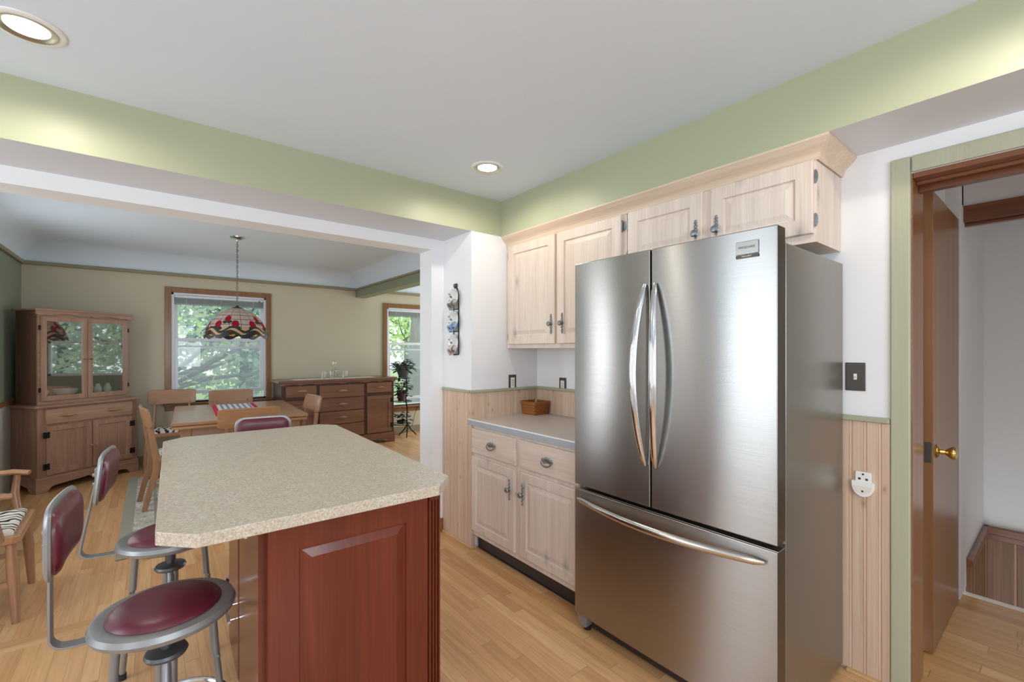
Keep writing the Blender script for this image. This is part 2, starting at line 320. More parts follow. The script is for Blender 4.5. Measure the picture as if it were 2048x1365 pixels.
def panel_door(name, x0, x1, z0, z1, t, mat, parent, stile=.06, kind='raised', y0=0):
    """front faces -Y; back at y0"""
    if kind == 'raised': pr = [(0, 0), (0, t-.004), (.004, t), (stile, t), (stile+.004, t-.009), (stile+.009, t-.009), (stile+.036, t-.001)]
    elif kind == 'flat': pr = [(0, 0), (0, t-.003), (.003, t), (stile, t), (stile+.006, t-.009)]
    else: pr = [(0, 0), (0, t-.003), (.003, t)]
    m = MB(); m.loops([rect(x0+i, x1-i, z0+i, z1-i, y0-d) for i, d in pr]); return m.build(name, mat, parent, smooth=0)
# ================================================================ setting: kitchen
XR = 2.39; CE = 2.502; SO = 2.241; YC = 2.66; YB = 3.045; YD = 3.23; YF = 7.10; XL = -1.09
o = SB('floor', 'floor_oak', (-2.3, XR+.02, -1.9, 3.08, -.06, 0), (XL-.1, 5.3, 3.2, YF+.1, -.06, 0))
SB('floor', 'floor_strip', (-2.3, 2.0, 3.08, 3.2, -.06, 0))
SB('ceiling', 'ceiling_paint', (-2.4, XR+.2, -2.0, YD, CE, CE+.1))
# soffits: green faces, white undersides
m = MB(); m.box(-2.3, XR, YC, YB, SO, CE, 0)
m.i = [1 if k == 2 else 0 for k in range(6)]; st(m.build('trim_soffit_front', ['soffit_white', 'green_paint'], smooth=0))
m = MB(); m.box(2.033, XR, -1.9, YC, SO, CE, 0); m.i = [1 if k == 5 else 0 for k in range(6)]
st(m.build('trim_soffit_right', ['soffit_white', 'green_paint'], smooth=0))
SB('wall_chase', 'white_paint', (1.767, XR, YC, YB, 0, SO))
SB('wall_divider', 'white_paint', (1.66, 5.3, YB, YD, 0, 2.75), (-2.3, XL, YB, YD, 0, 2.75), (XL, 1.66, YB, YD, 2.16, 2.75))
DR0, DR1 = -.42, .405
SB('wall_right', 'white_paint', (XR, XR+.17, DR1+.002, YB, 0, CE), (XR, XR+.17, -2.0, DR0, 0, CE), (XR, XR+.17, DR0, DR1+.002, 2.11, CE))
# left wall with two windows, rear wall with one
def wall_x(name, mat, x0, x1, y0, y1, z1, holes, z0=0):
    bs = []; ys = y0
    for (a, b, c, d) in sorted(holes):
        bs += [(x0, x1, ys, a, z0, z1), (x0, x1, a, b, z0, c), (x0, x1, a, b, d, z1)]; ys = b
    bs.append((x0, x1, ys, y1, z0, z1)); return SB(name, mat, *bs)
def wall_y(name, mat, y0, y1, x0, x1, z1, holes, z0=0):
    bs = []; xs = x0
    for (a, b, c, d) in sorted(holes):
        bs += [(xs, a, y0, y1, z0, z1), (a, b, y0, y1, z0, c), (a, b, y0, y1, d, z1)]; xs = b
    bs.append((xs, x1, y0, y1, z0, z1)); return SB(name, mat, *bs)
wall_x('wall_left', 'white_paint', -2.4, -2.3, -2.0, YD, CE, [(1.7, 2.6, .7, 2.2), (-1.0, .3, .7, 2.2)])
wall_y('wall_rear', 'white_paint', -2.0, -1.9, -2.3, XR, CE, [(-1.0, 1.2, .85, 2.15)])
# ---- wainscot, caps, casing
def bead(name, axis, a0, a1, c, z0, z1, face, mat='beadboard', pitch=.0425, th=.010, groove=.0035, wide=.004):
    """vertical boards with grooves; runs along axis; proud of wall coordinate c towards 'face' sign"""
    pts = [(a0, 0), (a0, th)]; x = a0+pitch*.6
    while x < a1-.012:
        pts += [(x-wide, th), (x-wide*.3, th-groove), (x+wide*.3, th-groove), (x+wide, th)]
        x2 = x+.010; pts += [(x2-wide*.5, th), (x2, th-groove*.6), (x2+wide*.5, th)]; x += pitch
    pts += [(a1, th), (a1, 0)]
    m = MB()
    P = (lambda p, z: (p[0], c+face*p[1], z)) if axis == 'x' else (lambda p, z: (c+face*p[1], p[0], z))
    m.loops([[P(p, z0) for p in pts], [P(p, z1) for p in pts]]); return st(m.build(name, mat, smooth=15))
bead('wall_wainscot_chase', 'y', YC, YB-.003, 1.767, .0, 1.092, -1, pitch=.048, groove=.004)
bead('wall_wainscot_counter', 'x', 1.757, XR, YC, .912, 1.092, -1, pitch=.06, groove=.0015)
SB('wall_wainscot_corner', 'beadboard', (1.757, 1.79, YC-.012, YC, .0, .912))
bead('wall_wainscot_right', 'y', 1.6, YC-.01, XR, .912, 1.092, -1, pitch=.06, groove=.0015)
bead('wall_wainscot_door', 'y', .472, 1.0, XR, .012, 1.092, -1, pitch=.0505)
def cap(name, *bx): return SB(name, 'cap_green', *bx, bev=.006)
cap('trim_1', (1.748, XR, YC-.020, YC, 1.092, 1.114), (1.748, 1.767, YC-.018, YB, 1.092, 1.114))
cap('trim_2', (XR-.022, XR, 1.55, YC, 1.092, 1.114), (XR-.022, XR, .472, 1.0, 1.092, 1.116))
SB('baseboard_chase', 'shoe_wood', (1.745, 1.757, YC-.02, YB, 0, .018), (1.745, 1.80, YC-.024, YC-.012, 0, .018), bev=.004)
SB('baseboard_divider', 'window_oak', (1.66, 1.757, YB-.014, YB, 0, .105), bev=.004)
SB('baseboard_right', 'shoe_wood', (XR-.03, XR-.002, .472, .62, 0, .014), bev=.004)
# door casing (green) and brown jamb
m = MB()
for (y0, y1) in ((DR1+.003, DR1+.066), (DR0-.066, DR0)): m.box(XR-.016, XR, y0, y1, 0, 2.178)
m.box(XR-.016, XR, DR0, DR1, 2.112, 2.178); st(m.build('trim_door_casing', 'casing_green', bev=.006))
m = MB(); m.box(XR-.004, XR+.20, DR1-.003, DR1+.002, 0, 2.11); m.box(XR-.004, XR+.17, DR0, DR0+.018, 0, 2.11)
st(m.build('trim_door_jamb', 'jamb_brown', bev=.002))
SB('trim_door_head', 'jamb_brown_y', (XR-.004, XR+.17, DR0+.018, DR1-.004, 2.088, 2.11), (XR+.055, XR+.075, DR0+.018, DR1-.004, 2.075, 2.088), (XR+.10, XR+.14, DR0+.018, DR1-.004, 2.055, 2.088), bev=.002)
# ---- landing and stairwell behind the doorway
XP = 3.656
SB('floor_landing', 'floor_landing', (XR+.02, XP, -1.9, .44, -.06, 0))
SB('trim_landing_nosing', 'ivory', (XP-.03, XP+.02, -1.9, .44, -.03, .004), bev=.008)
SB('ceiling_landing', 'ceiling_paint', (XR+.17, 4.75, -2.0, .5, CE, CE+.1))
wall_y('wall_landing_rear', 'hall_paint', -2.0, -1.9, XR+.17, 4.75, CE, [(2.7, 3.5, .9, 2.1)], z0=-2.2)
SB('wall_landing_side', 'hall_paint', (XR+.17, XP, .455, .55, 0, CE), (3.532, XP+.1, .40, .456, 2.225, CE))
SB('wall_landing_header', 'hall_paint', (XP, XP+.1, -1.9, .455, 2.225, CE))
SB('wall_stair_far', 'hall_paint', (4.6, 4.7, -1.9, .5, -2.2, CE))
SB('wall_stair_side', 'hall_paint', (XP, 4.6, .395, .5, -2.2, CE))
SB('trim_stair_head', 'jamb_brown_y', (XP-.02, XP+.1, -1.9, .40, 2.132, 2.225), (XP+.03, XP+.07, -1.9, .40, 2.115, 2.132), bev=.003)
SB('trim_stair_jamb', 'hall_paint', (3.532, XP+.1, .393, .455, 0, 2.225), bev=.002)
SB('trim_stair_rail', 'jamb_brown_y', (4.565, 4.6, -1.9, .395, .115, .165), (4.575, 4.6, -1.9, .395, .075, .115), bev=.005)
SB('trim_stair_rail', 'jamb_brown_y', (XP+.1, 4.6, .365, .395, .115, .165), bev=.005)
m = MB(); y = .38; k = 0
while y > -1.85:
    m.box(4.585, 4.6, y-.13, y-.003, -2.2, .085); y -= .14
m.box(4.590, 4.6, -1.88, .39, -2.2, .08, 1)
st(m.build('wall_stair_panelling', ['dark_plank', 'jamb_brown'], bev=.003))
m = MB(); x = XP+.1
while x < 4.55: m.box(x, x+.128, .385, .395, -2.2, .12); x += .14
st(m.build('wall_stair_panelling', 'dark_plank', bev=.003))
m = MB()
for k in range(9): m.box(XP+.1+.0+.1*k*0, 4.6, -1.9+.22*k*0, .39, -2.2, -2.15)
st(m.build('floor_basement', 'dark_plank'))
# door leaf
d = MB().box(0, .735, 0, .036, .008, 2.13).build('door_1', 'door_birch', bev=.002); d.location = (2.788, .399, 0); st(d)
m = MB(); m.box(-.0015, .0, .006, .030, .88, .975); m.cyl((-.004, .018, .927), (0, .018, .927), .008); m.build('latch_plate', 'dark_plate', d)
m = MB(); m.X = Matrix.Translation((.082, 0, .925)) @ Matrix.Rotation(R(90), 4, 'X')
m.lathe([(.030, 0), (.031, .004), (.024, .010), (.012, .014), (.010, .030), (.016, .036), (.027, .050), (.029, .058), (.026, .066), (.015, .070)], 24); m.build('door_knob', 'brass', d)
# ================================================================ setting: dining room and living room
wall_y('wall_far', 'tan_paint', YF, YF+.14, XL-.1, 5.3, 2.75, [(.20, 1.262, .74, 2.125), (3.045, 4.15, .47, 2.10)])
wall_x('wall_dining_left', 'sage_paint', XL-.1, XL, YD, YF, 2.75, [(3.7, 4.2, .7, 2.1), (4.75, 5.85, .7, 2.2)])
wall_x('wall_living_right', 'sage_paint', 5.2, 5.3, YD, YF, 2.75, [(3.3, 5.2, .86, 2.25), (5.45, 6.75, .6, 2.25)])  # unseen wall, given a dark tone to dim its reflection in the cabinet glass
SB('trim_dado_left', 'window_oak', (XL, XL+.02, 5.0, YF, .86, .905), bev=.006)
SB('wall_dado_left', 'dado_grey', (XL, XL+.006, 5.0, YF, 0, .86))
SB('baseboard_far', 'rail_paint', (-1.0, 5.2, YF-.016, YF, 0, .105), bev=.004)
def cove(name, x0, x1, y0, y1, zr, zc, rad):
    m = MB(); L = []
    for k in range(11):
        a = pi/2*k/10; ins = rad*(1-cos(a)); z = zr+(zc-zr)*sin(a)
        L.append([(x0+ins, y0+ins, z), (x1-ins, y0+ins, z), (x1-ins, y1-ins, z), (x0+ins, y1-ins, z)])
    m.loops(L, True, False, True)
    L = [[(x0-.02, y0-.02, zr), (x1+.02, y0-.02, zr), (x1+.02, y1+.02, zr), (x0-.02, y1+.02, zr)]]
    return st(m.build(name, 'ceiling_paint', smooth=25))
XH0, XH1 = 2.524, 2.692
cove('ceiling_dining', XL, XH0, YD, YF, 2.35, 2.585, .27); cove('ceiling_living', XH1, 5.2, YD, YF, 2.35, 2.585, .27)
SB('ceiling_upper', 'ceiling_paint', (-1.3, 5.3, YD, YF+.14, 2.65, 2.75))
SB('trim_header', 'header_green', (XH0, XH1, YD, YF, 2.225, 2.66))
SB('trim_picture_rail', 'rail_paint', (XL, XH0, YF-.028, YF, 2.328, 2.368), (XL, XL+.028, YD, YF, 2.328, 2.368), (XH0-.024, XH0, YD, YF, 2.335, 2.362), (XH1, 5.2, YF-.028, YF, 2.328, 2.368), bev=.006)
# windows
def window(name, x0, x1, z0, z1, cw, rail, lowrail, sill=True):
    """frame opening x0..x1, z0..z1 in the far wall"""
    y = YF
    m = MB(); m.box(x0-cw, x0, y-.02, y, z0-.02, z1+cw); m.box(x1, x1+cw, y-.02, y, z0-.02, z1+cw); m.box(x0, x1, y-.02, y, z1, z1+cw)
    o = st(m.build(name, 'window_oak', bev=.005))
    m = MB(); m.box(x0-cw-.02, x1+cw+.02, y-.05, y, z0-.045, z0-.02); m.box(x0-cw, x1+cw, y-.016, y, z0-.11, z0-.045); m.build('window_sill', 'window_oak', o, .004)
    m = MB(); j = .028
    m.box(x0, x0+j, y, y+.10, z0-.02, z1); m.box(x1-j, x1, y, y+.10, z0-.02, z1); m.box(x0, x1, y, y+.10, z1-j, z1); m.box(x0, x1, y, y+.1, z0-.02, z0+.012); m.build('window_frame', 'vinyl_white', o, .003)
    f = .042
    def sash(a0, a1, b0, b1, yy):
        m = MB(); m.box(a0, a0+f, yy, yy+.03, b0, b1); m.box(a1-f, a1, yy, yy+.03, b0, b1); m.box(a0+f, a1-f, yy, yy+.03, b0, b0+f); m.box(a0+f, a1-f, yy, yy+.03, b1-f, b1)
        s = m.build('sash', 'vinyl_white', o, .003)
        MB().box(a0+f-.004, a1-f+.004, yy+.013, yy+.017, b0+f-.004, b1-f+.004).build('pane', 'pane_glass', s)
    sash(x0+j, x1-j, rail-.02, z1-j, y+.06); sash(x0+j, x1-j, lowrail, rail+.022, y+.025)
    MB().box(x0+j, x1-j, y+.085, y+.0855, z0, rail).build('insect_screen', 'screen', o)
    MB().box(x0+j, x1-j, y+.05, y+.058, rail-.115, rail-.085).build('storm_rail', 'vinyl_white', o)
    return o
window('window_1', .20, 1.262, .74, 2.125, .066, 1.53, .83)
window('window_2', 3.045, 4.15, .47, 2.10, .07, 1.50, .56)
def blind(x0, x1, z, ylab, lab):
    t = T('window_blind', lab, 'blind', ((x0+x1)/2, YF+.02, z)); w = (x1-x0)/2
    MB().box(-w, w, -.02, .018, -.03, 0).build('head_rail', 'vinyl_white', t, .003)
    m = MB()
    for k in range(11): m.box(-w+.006, w-.006, -.016, .012, -.036-.0062*k-.004, -.036-.0062*k)
    m.build('slats', 'blind', t)
    MB().box(-w+.004, w-.004, -.017, .013, -.118, -.106).build('bottom_rail', 'blind', t, .002)
    for q in (-.75, 0, .75): MB().box(w*q-.006, w*q+.006, -.0185, -.0165, -.118, -.03).build('ladder_tape', 'blind', t)
    m = MB(); m.cyl((w*.9, -.024, -.03), (w*.9, -.024, -.02), .010); m.build('tilter', 'iron', t)
blind(.232, 1.23, 2.094, 1, 'pale raised mini blind at top of the window behind the stained glass lamp')
blind(3.075, 4.12, 2.07, 2, 'dark raised mini blind at top of the window behind the potted plants')
# ================================================================ ceiling lights
def can(x, y, label, vis=True):
    t = T('recessed_light', label, 'ceiling light', (x, y, CE), 0, 'recessed ceiling lights')
    MB().lathe([(.098, 0), (.098, -.004), (.090, -.007), (.078, -.006), (.074, -.001)], 40, cap0=False, cap1=False).build('trim_ring', 'white_plastic', t)
    MB().lathe([(.078, -.004), (.078, -.009), (.072, -.009), (.056, -.001)], 40, cap0=False, cap1=False).build('baffle', 'nickel', t)
    MB().lathe([(.058, -.0015), (.055, -.004), (.03, -.0055)], 32).build('bulb', 'bulb', t)
    l = bpy.data.lights.new('downlight', 'SPOT'); l.energy = 30; l.color = (1, .92, .78); l.spot_size = R(172); l.spot_blend = .5; l.shadow_soft_size = .05
    o = bpy.data.objects.new('downlight', l); COL.objects.link(o); o.parent = t; o.location = (0, 0, -.011)
    return t
can(1.587, 2.215, 'recessed ceiling light near the corner above the white wood cabinets')
can(-.330, 2.235, 'large bright recessed ceiling light cut off at the top of the photo')
can(1.587, .10, 'recessed ceiling light above the right side of the refrigerator'); can(-.33, .10, 'recessed ceiling light overhead behind the viewer')
# ================================================================ kitchen: base cabinet, counter
def knobplate(parent, x, z, y=0, up=.06, dn=.06, side=-1):
    """ornate pewter backplate with round knob, front towards -Y"""
    m = MB(); n = 28
    for sg in (-1, 1):
        m.tube([(x+sg*.0085*sin(k/n*pi*5)*(1-.35*abs(2*k/n-1)), y-.003, z-dn+(up+dn)*k/n) for k in range(n+1)], .0026, 6)
    for zz in (z+up, z-dn): m.sph((x, y-.003, zz), .006, 8, (1, .6, 1.2))
    m.build('backplate', 'pewter', parent)
    m = MB(); m.X = Matrix.Translation((x, y, z)) @ Matrix.Rotation(R(90), 4, 'X')
    m.lathe([(.012, 0), (.007, .006), (.007, .016), (.015, .020), (.017, .026), (.013, .032), (.005, .034)], 18); m.build('knob', 'pewter', parent)
def bail(parent, x, z, y=0):
    m = MB()
    for k in range(-4, 5):
        zz = z+.012*cos(k*.35)+(.006 if k % 2 == 0 else 0)
        m.sph((x+k*.0092, y-.005, zz), .0085, 8, (1, .6, 1.2)); m.sph((x+k*.0075, y-.004, zz-.012), .0065, 8, (1, .5, 1.1))
    m.tube([(x+.043*cos(a), y-.012-.010*sin(a), z+.002-.026*sin(a)) for a in [pi*j/12 for j in range(13)]], .0042, 8)
    m.build('bail_pull', 'pewter', parent)
bc = T('base_cabinet', 'whitewashed pine base cabinet with two drawers and two doors beside the refrigerator', 'cabinet', (1.775, YC, 0), -90)
m = MB(); m.box(0.012, 1.07, 0, .612, .10, .868); m.build('carcass', 'pickled', bc)
MB().box(0.028, 1.07, .035, .05, 0.001, .10).build('toe_kick', 'vinyl_brown', bc); MB().tube([(.03, .035, .006), (1.07, .035, .006)], .006, 6).build('base_strip', 'black', bc)
for (a, b) in ((.016, .50), (.545, 1.045)):
    dw = panel_door('drawer', a, b, .682, .85, .019, 'pickled_x', bc, kind='slab', y0=0); bail(dw, (a+b)/2-.0, .762, -.019)
for (a, b, kx) in ((.014, .492, .447), (.548, 1.045, .575)):
    dr = panel_door('door', a, b, .137, .655, .019, 'pickled', bc, .055); knobplate(dr, kx, .522, -.019)
ct = T('countertop', 'grey laminate countertop holding the wicker basket beside the refrigerator', 'countertop', (1.75, YC, 0), -90)
m = MB(); m.box(0, 1.075, .014, XR-1.75, .873, .912); m.build('slab', 'grey_laminate', ct, .002)
MB().box(-.024, 1.075, 0, .014, .870, .902).build('front_edge', 'grey_edge', ct, .002); MB().box(-.024, 1.075, 0, .014, .902, .912).build('edge_band', 'pale_edge', ct, .004)
# wicker basket
bk = T('wicker_basket', 'brown woven wicker basket on the grey laminate counter', 'basket', (2.285, 2.565, .912), 0)
m = MB()
def sq(h, z, r=.02):
    pts = []
    for (cx, cy, a0) in ((1, 1, 0), (-1, 1, 90), (-1, -1, 180), (1, -1, 270)):
        for j in range(4): a = R(a0+30*j); pts.append((cx*(h-r)+r*cos(a), cy*(h-r)+r*sin(a), z))
    return pts
m.loops([sq(.074, .001), sq(.076, .012), sq(.080, .086), sq(.082, .098), sq(.078, .098), sq(.076, .086), sq(.070, .012)], cap0=True, cap1=True); m.build('basket_body', 'wicker', bk)
m = MB(); m.loops([sq(.080, .074), sq(.084, .076), sq(.085, .096), sq(.081, .099)], cap0=False, cap1=False); m.build('rim', plain('wicker_rim', S(150, 90, 44), .5, noise=.2, nscale=60), bk)
m = MB(); m.X = Matrix.Translation((-.01, -.02, .05)) @ Matrix.Rotation(R(30), 4, 'Z'); m.prism([(-.03, .0), (.03, 0), (.012, .06), (-.004, .066)], -.001, .001, 'y'); tag(m.build('paper_slip', 'ivory'), 'folded cream paper slip poking out of the wicker basket', 'paper').location = (2.285, 2.565, .912)
# ================================================================ upper cabinets
def upper(name, label, y0, w, z0, z1, doors, zd, knobs, kz, hin, kw):
    c = T(name, label, 'cabinet', (2.085, y0, 0), -90)
    MB().box(.004, w-.002, 0, .302, z0, z1).build('carcass', 'pickled', c)
    for (a, b), kx, hx in zip(doors, knobs, hin):
        d = panel_door('door', a, b, zd[0], zd[1], .019, 'pickled', c, .062); knobplate(d, kx, kz, -.019, **kw)
        for hz in ((zd[0]+.055, zd[1]-.065)):
            m = MB(); m.X = Matrix.Translation((hx, -.001, hz)) @ Matrix.Rotation(R(90), 4, 'X')
            m.lathe([(.006, 0), (.006, .004)], 16, sc=(1.6, 4.6)); m.X = Matrix.Identity(4); s = -1 if hx < (a+b)/2 else 1
            m.cyl((hx-s*.010, -.010, hz-.026), (hx-s*.010, -.010, hz+.026), .005, n=10); m.sph((hx-s*.010, -.010, hz+.029), .0055, 8); m.sph((hx-s*.010, -.010, hz-.029), .0055, 8)
            m.build('hinge', 'pewter', c)
    return c
upper('upper_cabinet', 'whitewashed two door wall cabinet above the grey counter', YC-.002, 1.093, 1.411, 2.239, ((.035, .528), (.553, 1.062)), (1.44, 2.163), (.497, .600), 1.572, (.024, 1.075), {})
upper('over_fridge_cabinet', 'short whitewashed two door wall cabinet above the refrigerator', 1.567, .925, 1.835, 2.239, ((.018, .450), (.492, .915)), (1.868, 2.163), (.420, .522), 1.962, (.006, .920), dict(up=.062, dn=.02))
m = MB(); PF = [(.0, 2.163), (.004, 2.163), (.008, 2.176), (.011, 2.184), (.018, 2.196), (.032, 2.209), (.043, 2.219), (.049, 2.228), (.053, 2.232), (.053, 2.2405), (.0, 2.2405)]
L = []
for (px, py, nx, ny) in ((2.085, YC-.002, -1, 0), (2.085, .640, -1, -1), (XR-.002, .640, 0, -1)): L.append([(px+nx*d, py+ny*d, z) for d, z in PF])
m.loops(L); tag(m.build('crown_molding', 'crown_pine', smooth=30), 'pine crown molding along the top of the white wood wall cabinets', 'molding')
# ================================================================ refrigerator
fr = T('refrigerator', 'stainless steel french door refrigerator with bottom freezer drawer', 'refrigerator', (1.661, 1.571, 0), -90)
FW = .946
m = MB(); m.box(.004, FW-.004, .078, .70, .03, 1.777); cs = m.build('cabinet_body', 'fridge_side', fr, .004)
def bowed(name, x0, x1, z0, z1, t=.07):
    n = 10; L = []
    def yf(x): return -.007*(1-((x-FW/2)/(FW/2))**2)+.002
    fx = [x0+(x1-x0)*k/n for k in range(n+1)]
    m = MB()
    for z, ins in ((z0, .0), (z1, .0)):
        L.append([(x0, t, z)]+[(x, yf(x), z) for x in fx]+[(x1, t, z)])
    m.loops(L); m.i = [1]*len(m.i)
    for k in range(len(m.f)):
        f = m.f[k]
        if len(f) == 4 and 1 <= min(f[0], f[1]) % (n+3) and max(f[0] % (n+3), f[1] % (n+3)) <= n+1: m.i[k] = 0
    return m.build(name, ['stainless', 'fridge_edge'], fr, .004, smooth=25)
d1 = bowed('door', .003, .4455, .728, 1.828); d2 = bowed('door', .4525, FW-.003, .728, 1.828); d3 = bowed('freezer_drawer', .003, FW-.003, .085, .708)
m = MB(); m.box(.0, FW, .0, .07, .7085, .7125); m.build('drawer_lip', 'steel_trim', d3, .001)
def handle(par, x, side):
    pts = []; n = 22
    for k in range(n+1):
        s = k/n; z = .905+s*.775; y = -.012-.056*sin(pi*s)**.75; xx = x+side*.012*(1-2*sin(pi*s))
        pts.append((xx, y, z))
    rr = [.012+.005*sin(pi*k/n) for k in range(n+1)]; rr[0] = rr[-1] = .006
    m = MB(); m.tube(pts, rr, prof=[(1.05*cos(a), .78*sin(a)) for a in [2*pi*j/14 for j in range(14)]], up=(1, 0, 0)); m.build('handle', 'chrome', par)
handle(d1, .414, 1); handle(d2, .488, -1)
n = 24; pts = [(.035+k/n*.872, -.012-.058*sin(pi*k/n)**.8, .664-.006*sin(pi*k/n)) for k in range(n+1)]; rr = [.012+.005*sin(pi*k/n) for k in range(n+1)]; rr[0] = rr[-1] = .006
m = MB(); m.tube(pts, rr, prof=[(1.05*cos(a), .78*sin(a)) for a in [2*pi*j/14 for j in range(14)]], up=(0, 0, 1)); m.build('handle', plain('satin_steel', S(206, 202, 196), .22, 1), d3)
bd = MB().box(.806, .883, -.0075, .0, 1.741, 1.788).build('badge', 'steel_trim', d2, .002)
MB().box(.806, .883, -.0075, .0, 1.728, 1.7395).build('badge_strip', 'dark_plate', d2, .001)
def text(s, size, loc, parent, mat, w=1.0):
    cu = bpy.data.curves.new('lettering', 'FONT'); cu.body = s; cu.size = size; cu.extrude = .0004; cu.align_x = 'CENTER'; cu.align_y = 'CENTER'
    ob = bpy.data.objects.new('tmp', cu); COL.objects.link(ob); dg = bpy.context.evaluated_depsgraph_get(); me = bpy.data.meshes.new_from_object(ob.evaluated_get(dg)); bpy.data.objects.remove(ob)
    me.transform(Matrix.Translation(loc) @ Matrix.Rotation(R(90), 4, 'X') @ Matrix.Diagonal((w, 1, 1, 1))); me.materials.clear(); me.materials.append(M[mat])
    return link(bpy.data.objects.new('lettering', me), parent)
text('FRIGIDAIRE', .0115, (.8445, -.0078, 1.7655), d2, 'dark_plate', 1.0); text('GALLERY', .007, (.8445, -.0078, 1.7335), d2, 'ivory', 1.2)
for x in (.03, FW-.09): MB().box(x, x+.06, .012, .15, 1.777, 1.803).build('hinge_cover', 'foot_grey', fr, .006)
MB().box(.03, FW-.03, .06, .14, .012, .084).build('toe_grille', 'grille', fr)
for s in (0, 1):
    m = MB(); x0 = .006 if not s else FW-.006; q = 1 if not s else -1
    m.prism([(x0, .084), (x0+q*.075, .084), (x0+q*.062, .05), (x0+q*.058, .024), (x0+q*.016, .024)], .012, .10, 'y'); m.build('foot_cover', 'foot_grey', fr, .003)
    MB().cyl((x0+q*.04, .05, .0), (x0+q*.04, .05, .03), .018).build('leveling_foot', 'black', fr)
for s in (.06, FW-.06): MB().cyl((s-.02, .64, .022), (s+.02, .64, .022), .022).build('roller', 'black', fr)
# ================================================================ kitchen island
IA = -1.6
isl = T('island_cabinet', 'cherry island cabinet with raised end panel and fluted corner post', 'kitchen island', (.006, 1.437, 0), IA)
B0, B1, F0, F1 = .262, .826, .056, .985
m = MB(); m.box(B0, B1, F0+.02, F1, .0, .878); m.build('carcass', 'cherry', isl, .002)
panel_door('end_panel', B0, B1-.044, .0, .876, .022, 'cherry', isl, .085, y0=F0+.02)
m = MB(); x0, x1 = B1-.044, B1; fy = F0-.008
pts = [(x0, F0+.02), (x0, fy)]; w = x1-x0
for k in range(3):
    c = x0+w*(.22+.28*k); pts += [(c-.0044, fy), (c-.003, fy+.009), (c+.003, fy+.009), (c+.0044, fy)]
pts += [(x1, fy), (x1, F0+.02)]
m.loops([[(p[0], p[1], z) for p in pts] for z in (.0, .86)]); m.box(x0, x1, fy, F0+.02, .85, .878); m.build('fluted_post', 'cherry', isl, smooth=20)
MB().box(B1, B1+.014, F0+.03, F1, .0, .80).build('side_panel', 'cherry', isl, .003)
def pull(par, x, y, z, l):
    m = MB(); m.tube([(x-.028, y-l/2, z), (x-.028, y+l/2, z)], .0055, 10)
    for q in (-.38, .38): m.cyl((x, y+l*q, z), (x-.028, y+l*q, z), .004, n=8)
    m.build('bar_pull', 'chrome', par)
def face(name, y0, y1, z0, z1, py, pz, l=.13):
    m = MB(); m.loops([[(B0-d, y0+i, z0+i), (B0-d, y1-i, z0+i), (B0-d, y1-i, z1-i), (B0-d, y0+i, z1-i)] for i, d in ((0, 0), (0, .015), (.004, .019))])
    o = m.build(name, 'cherry', isl, smooth=20); pull(o, B0-.019, py, pz, l)
face('door', F0+.045, F0+.52, .10, .862, F0+.14, .83, .11); face('door', F0+.56, F0+.90, .10, .862, F0+.66, .33, .16)
def cham(w, l, c, z, ins=0): return [(x, y, z) for x, y in ((c, ins), (w-c, ins), (w-ins, c), (w-ins, l-c), (w-c, l-ins), (c, l-ins), (ins, l-c), (ins, c))]
it = MB(); it.loops([cham(.884, 1.65, .086, .879), cham(.884, 1.65, .086, .916)])
o = tag(it.build('island_countertop', 'stone_laminate', bev=.003), 'speckled beige laminate island top with clipped corners', 'countertop'); o.location = (.006, 1.437, 0); o.rotation_euler = (0, 0, R(IA))
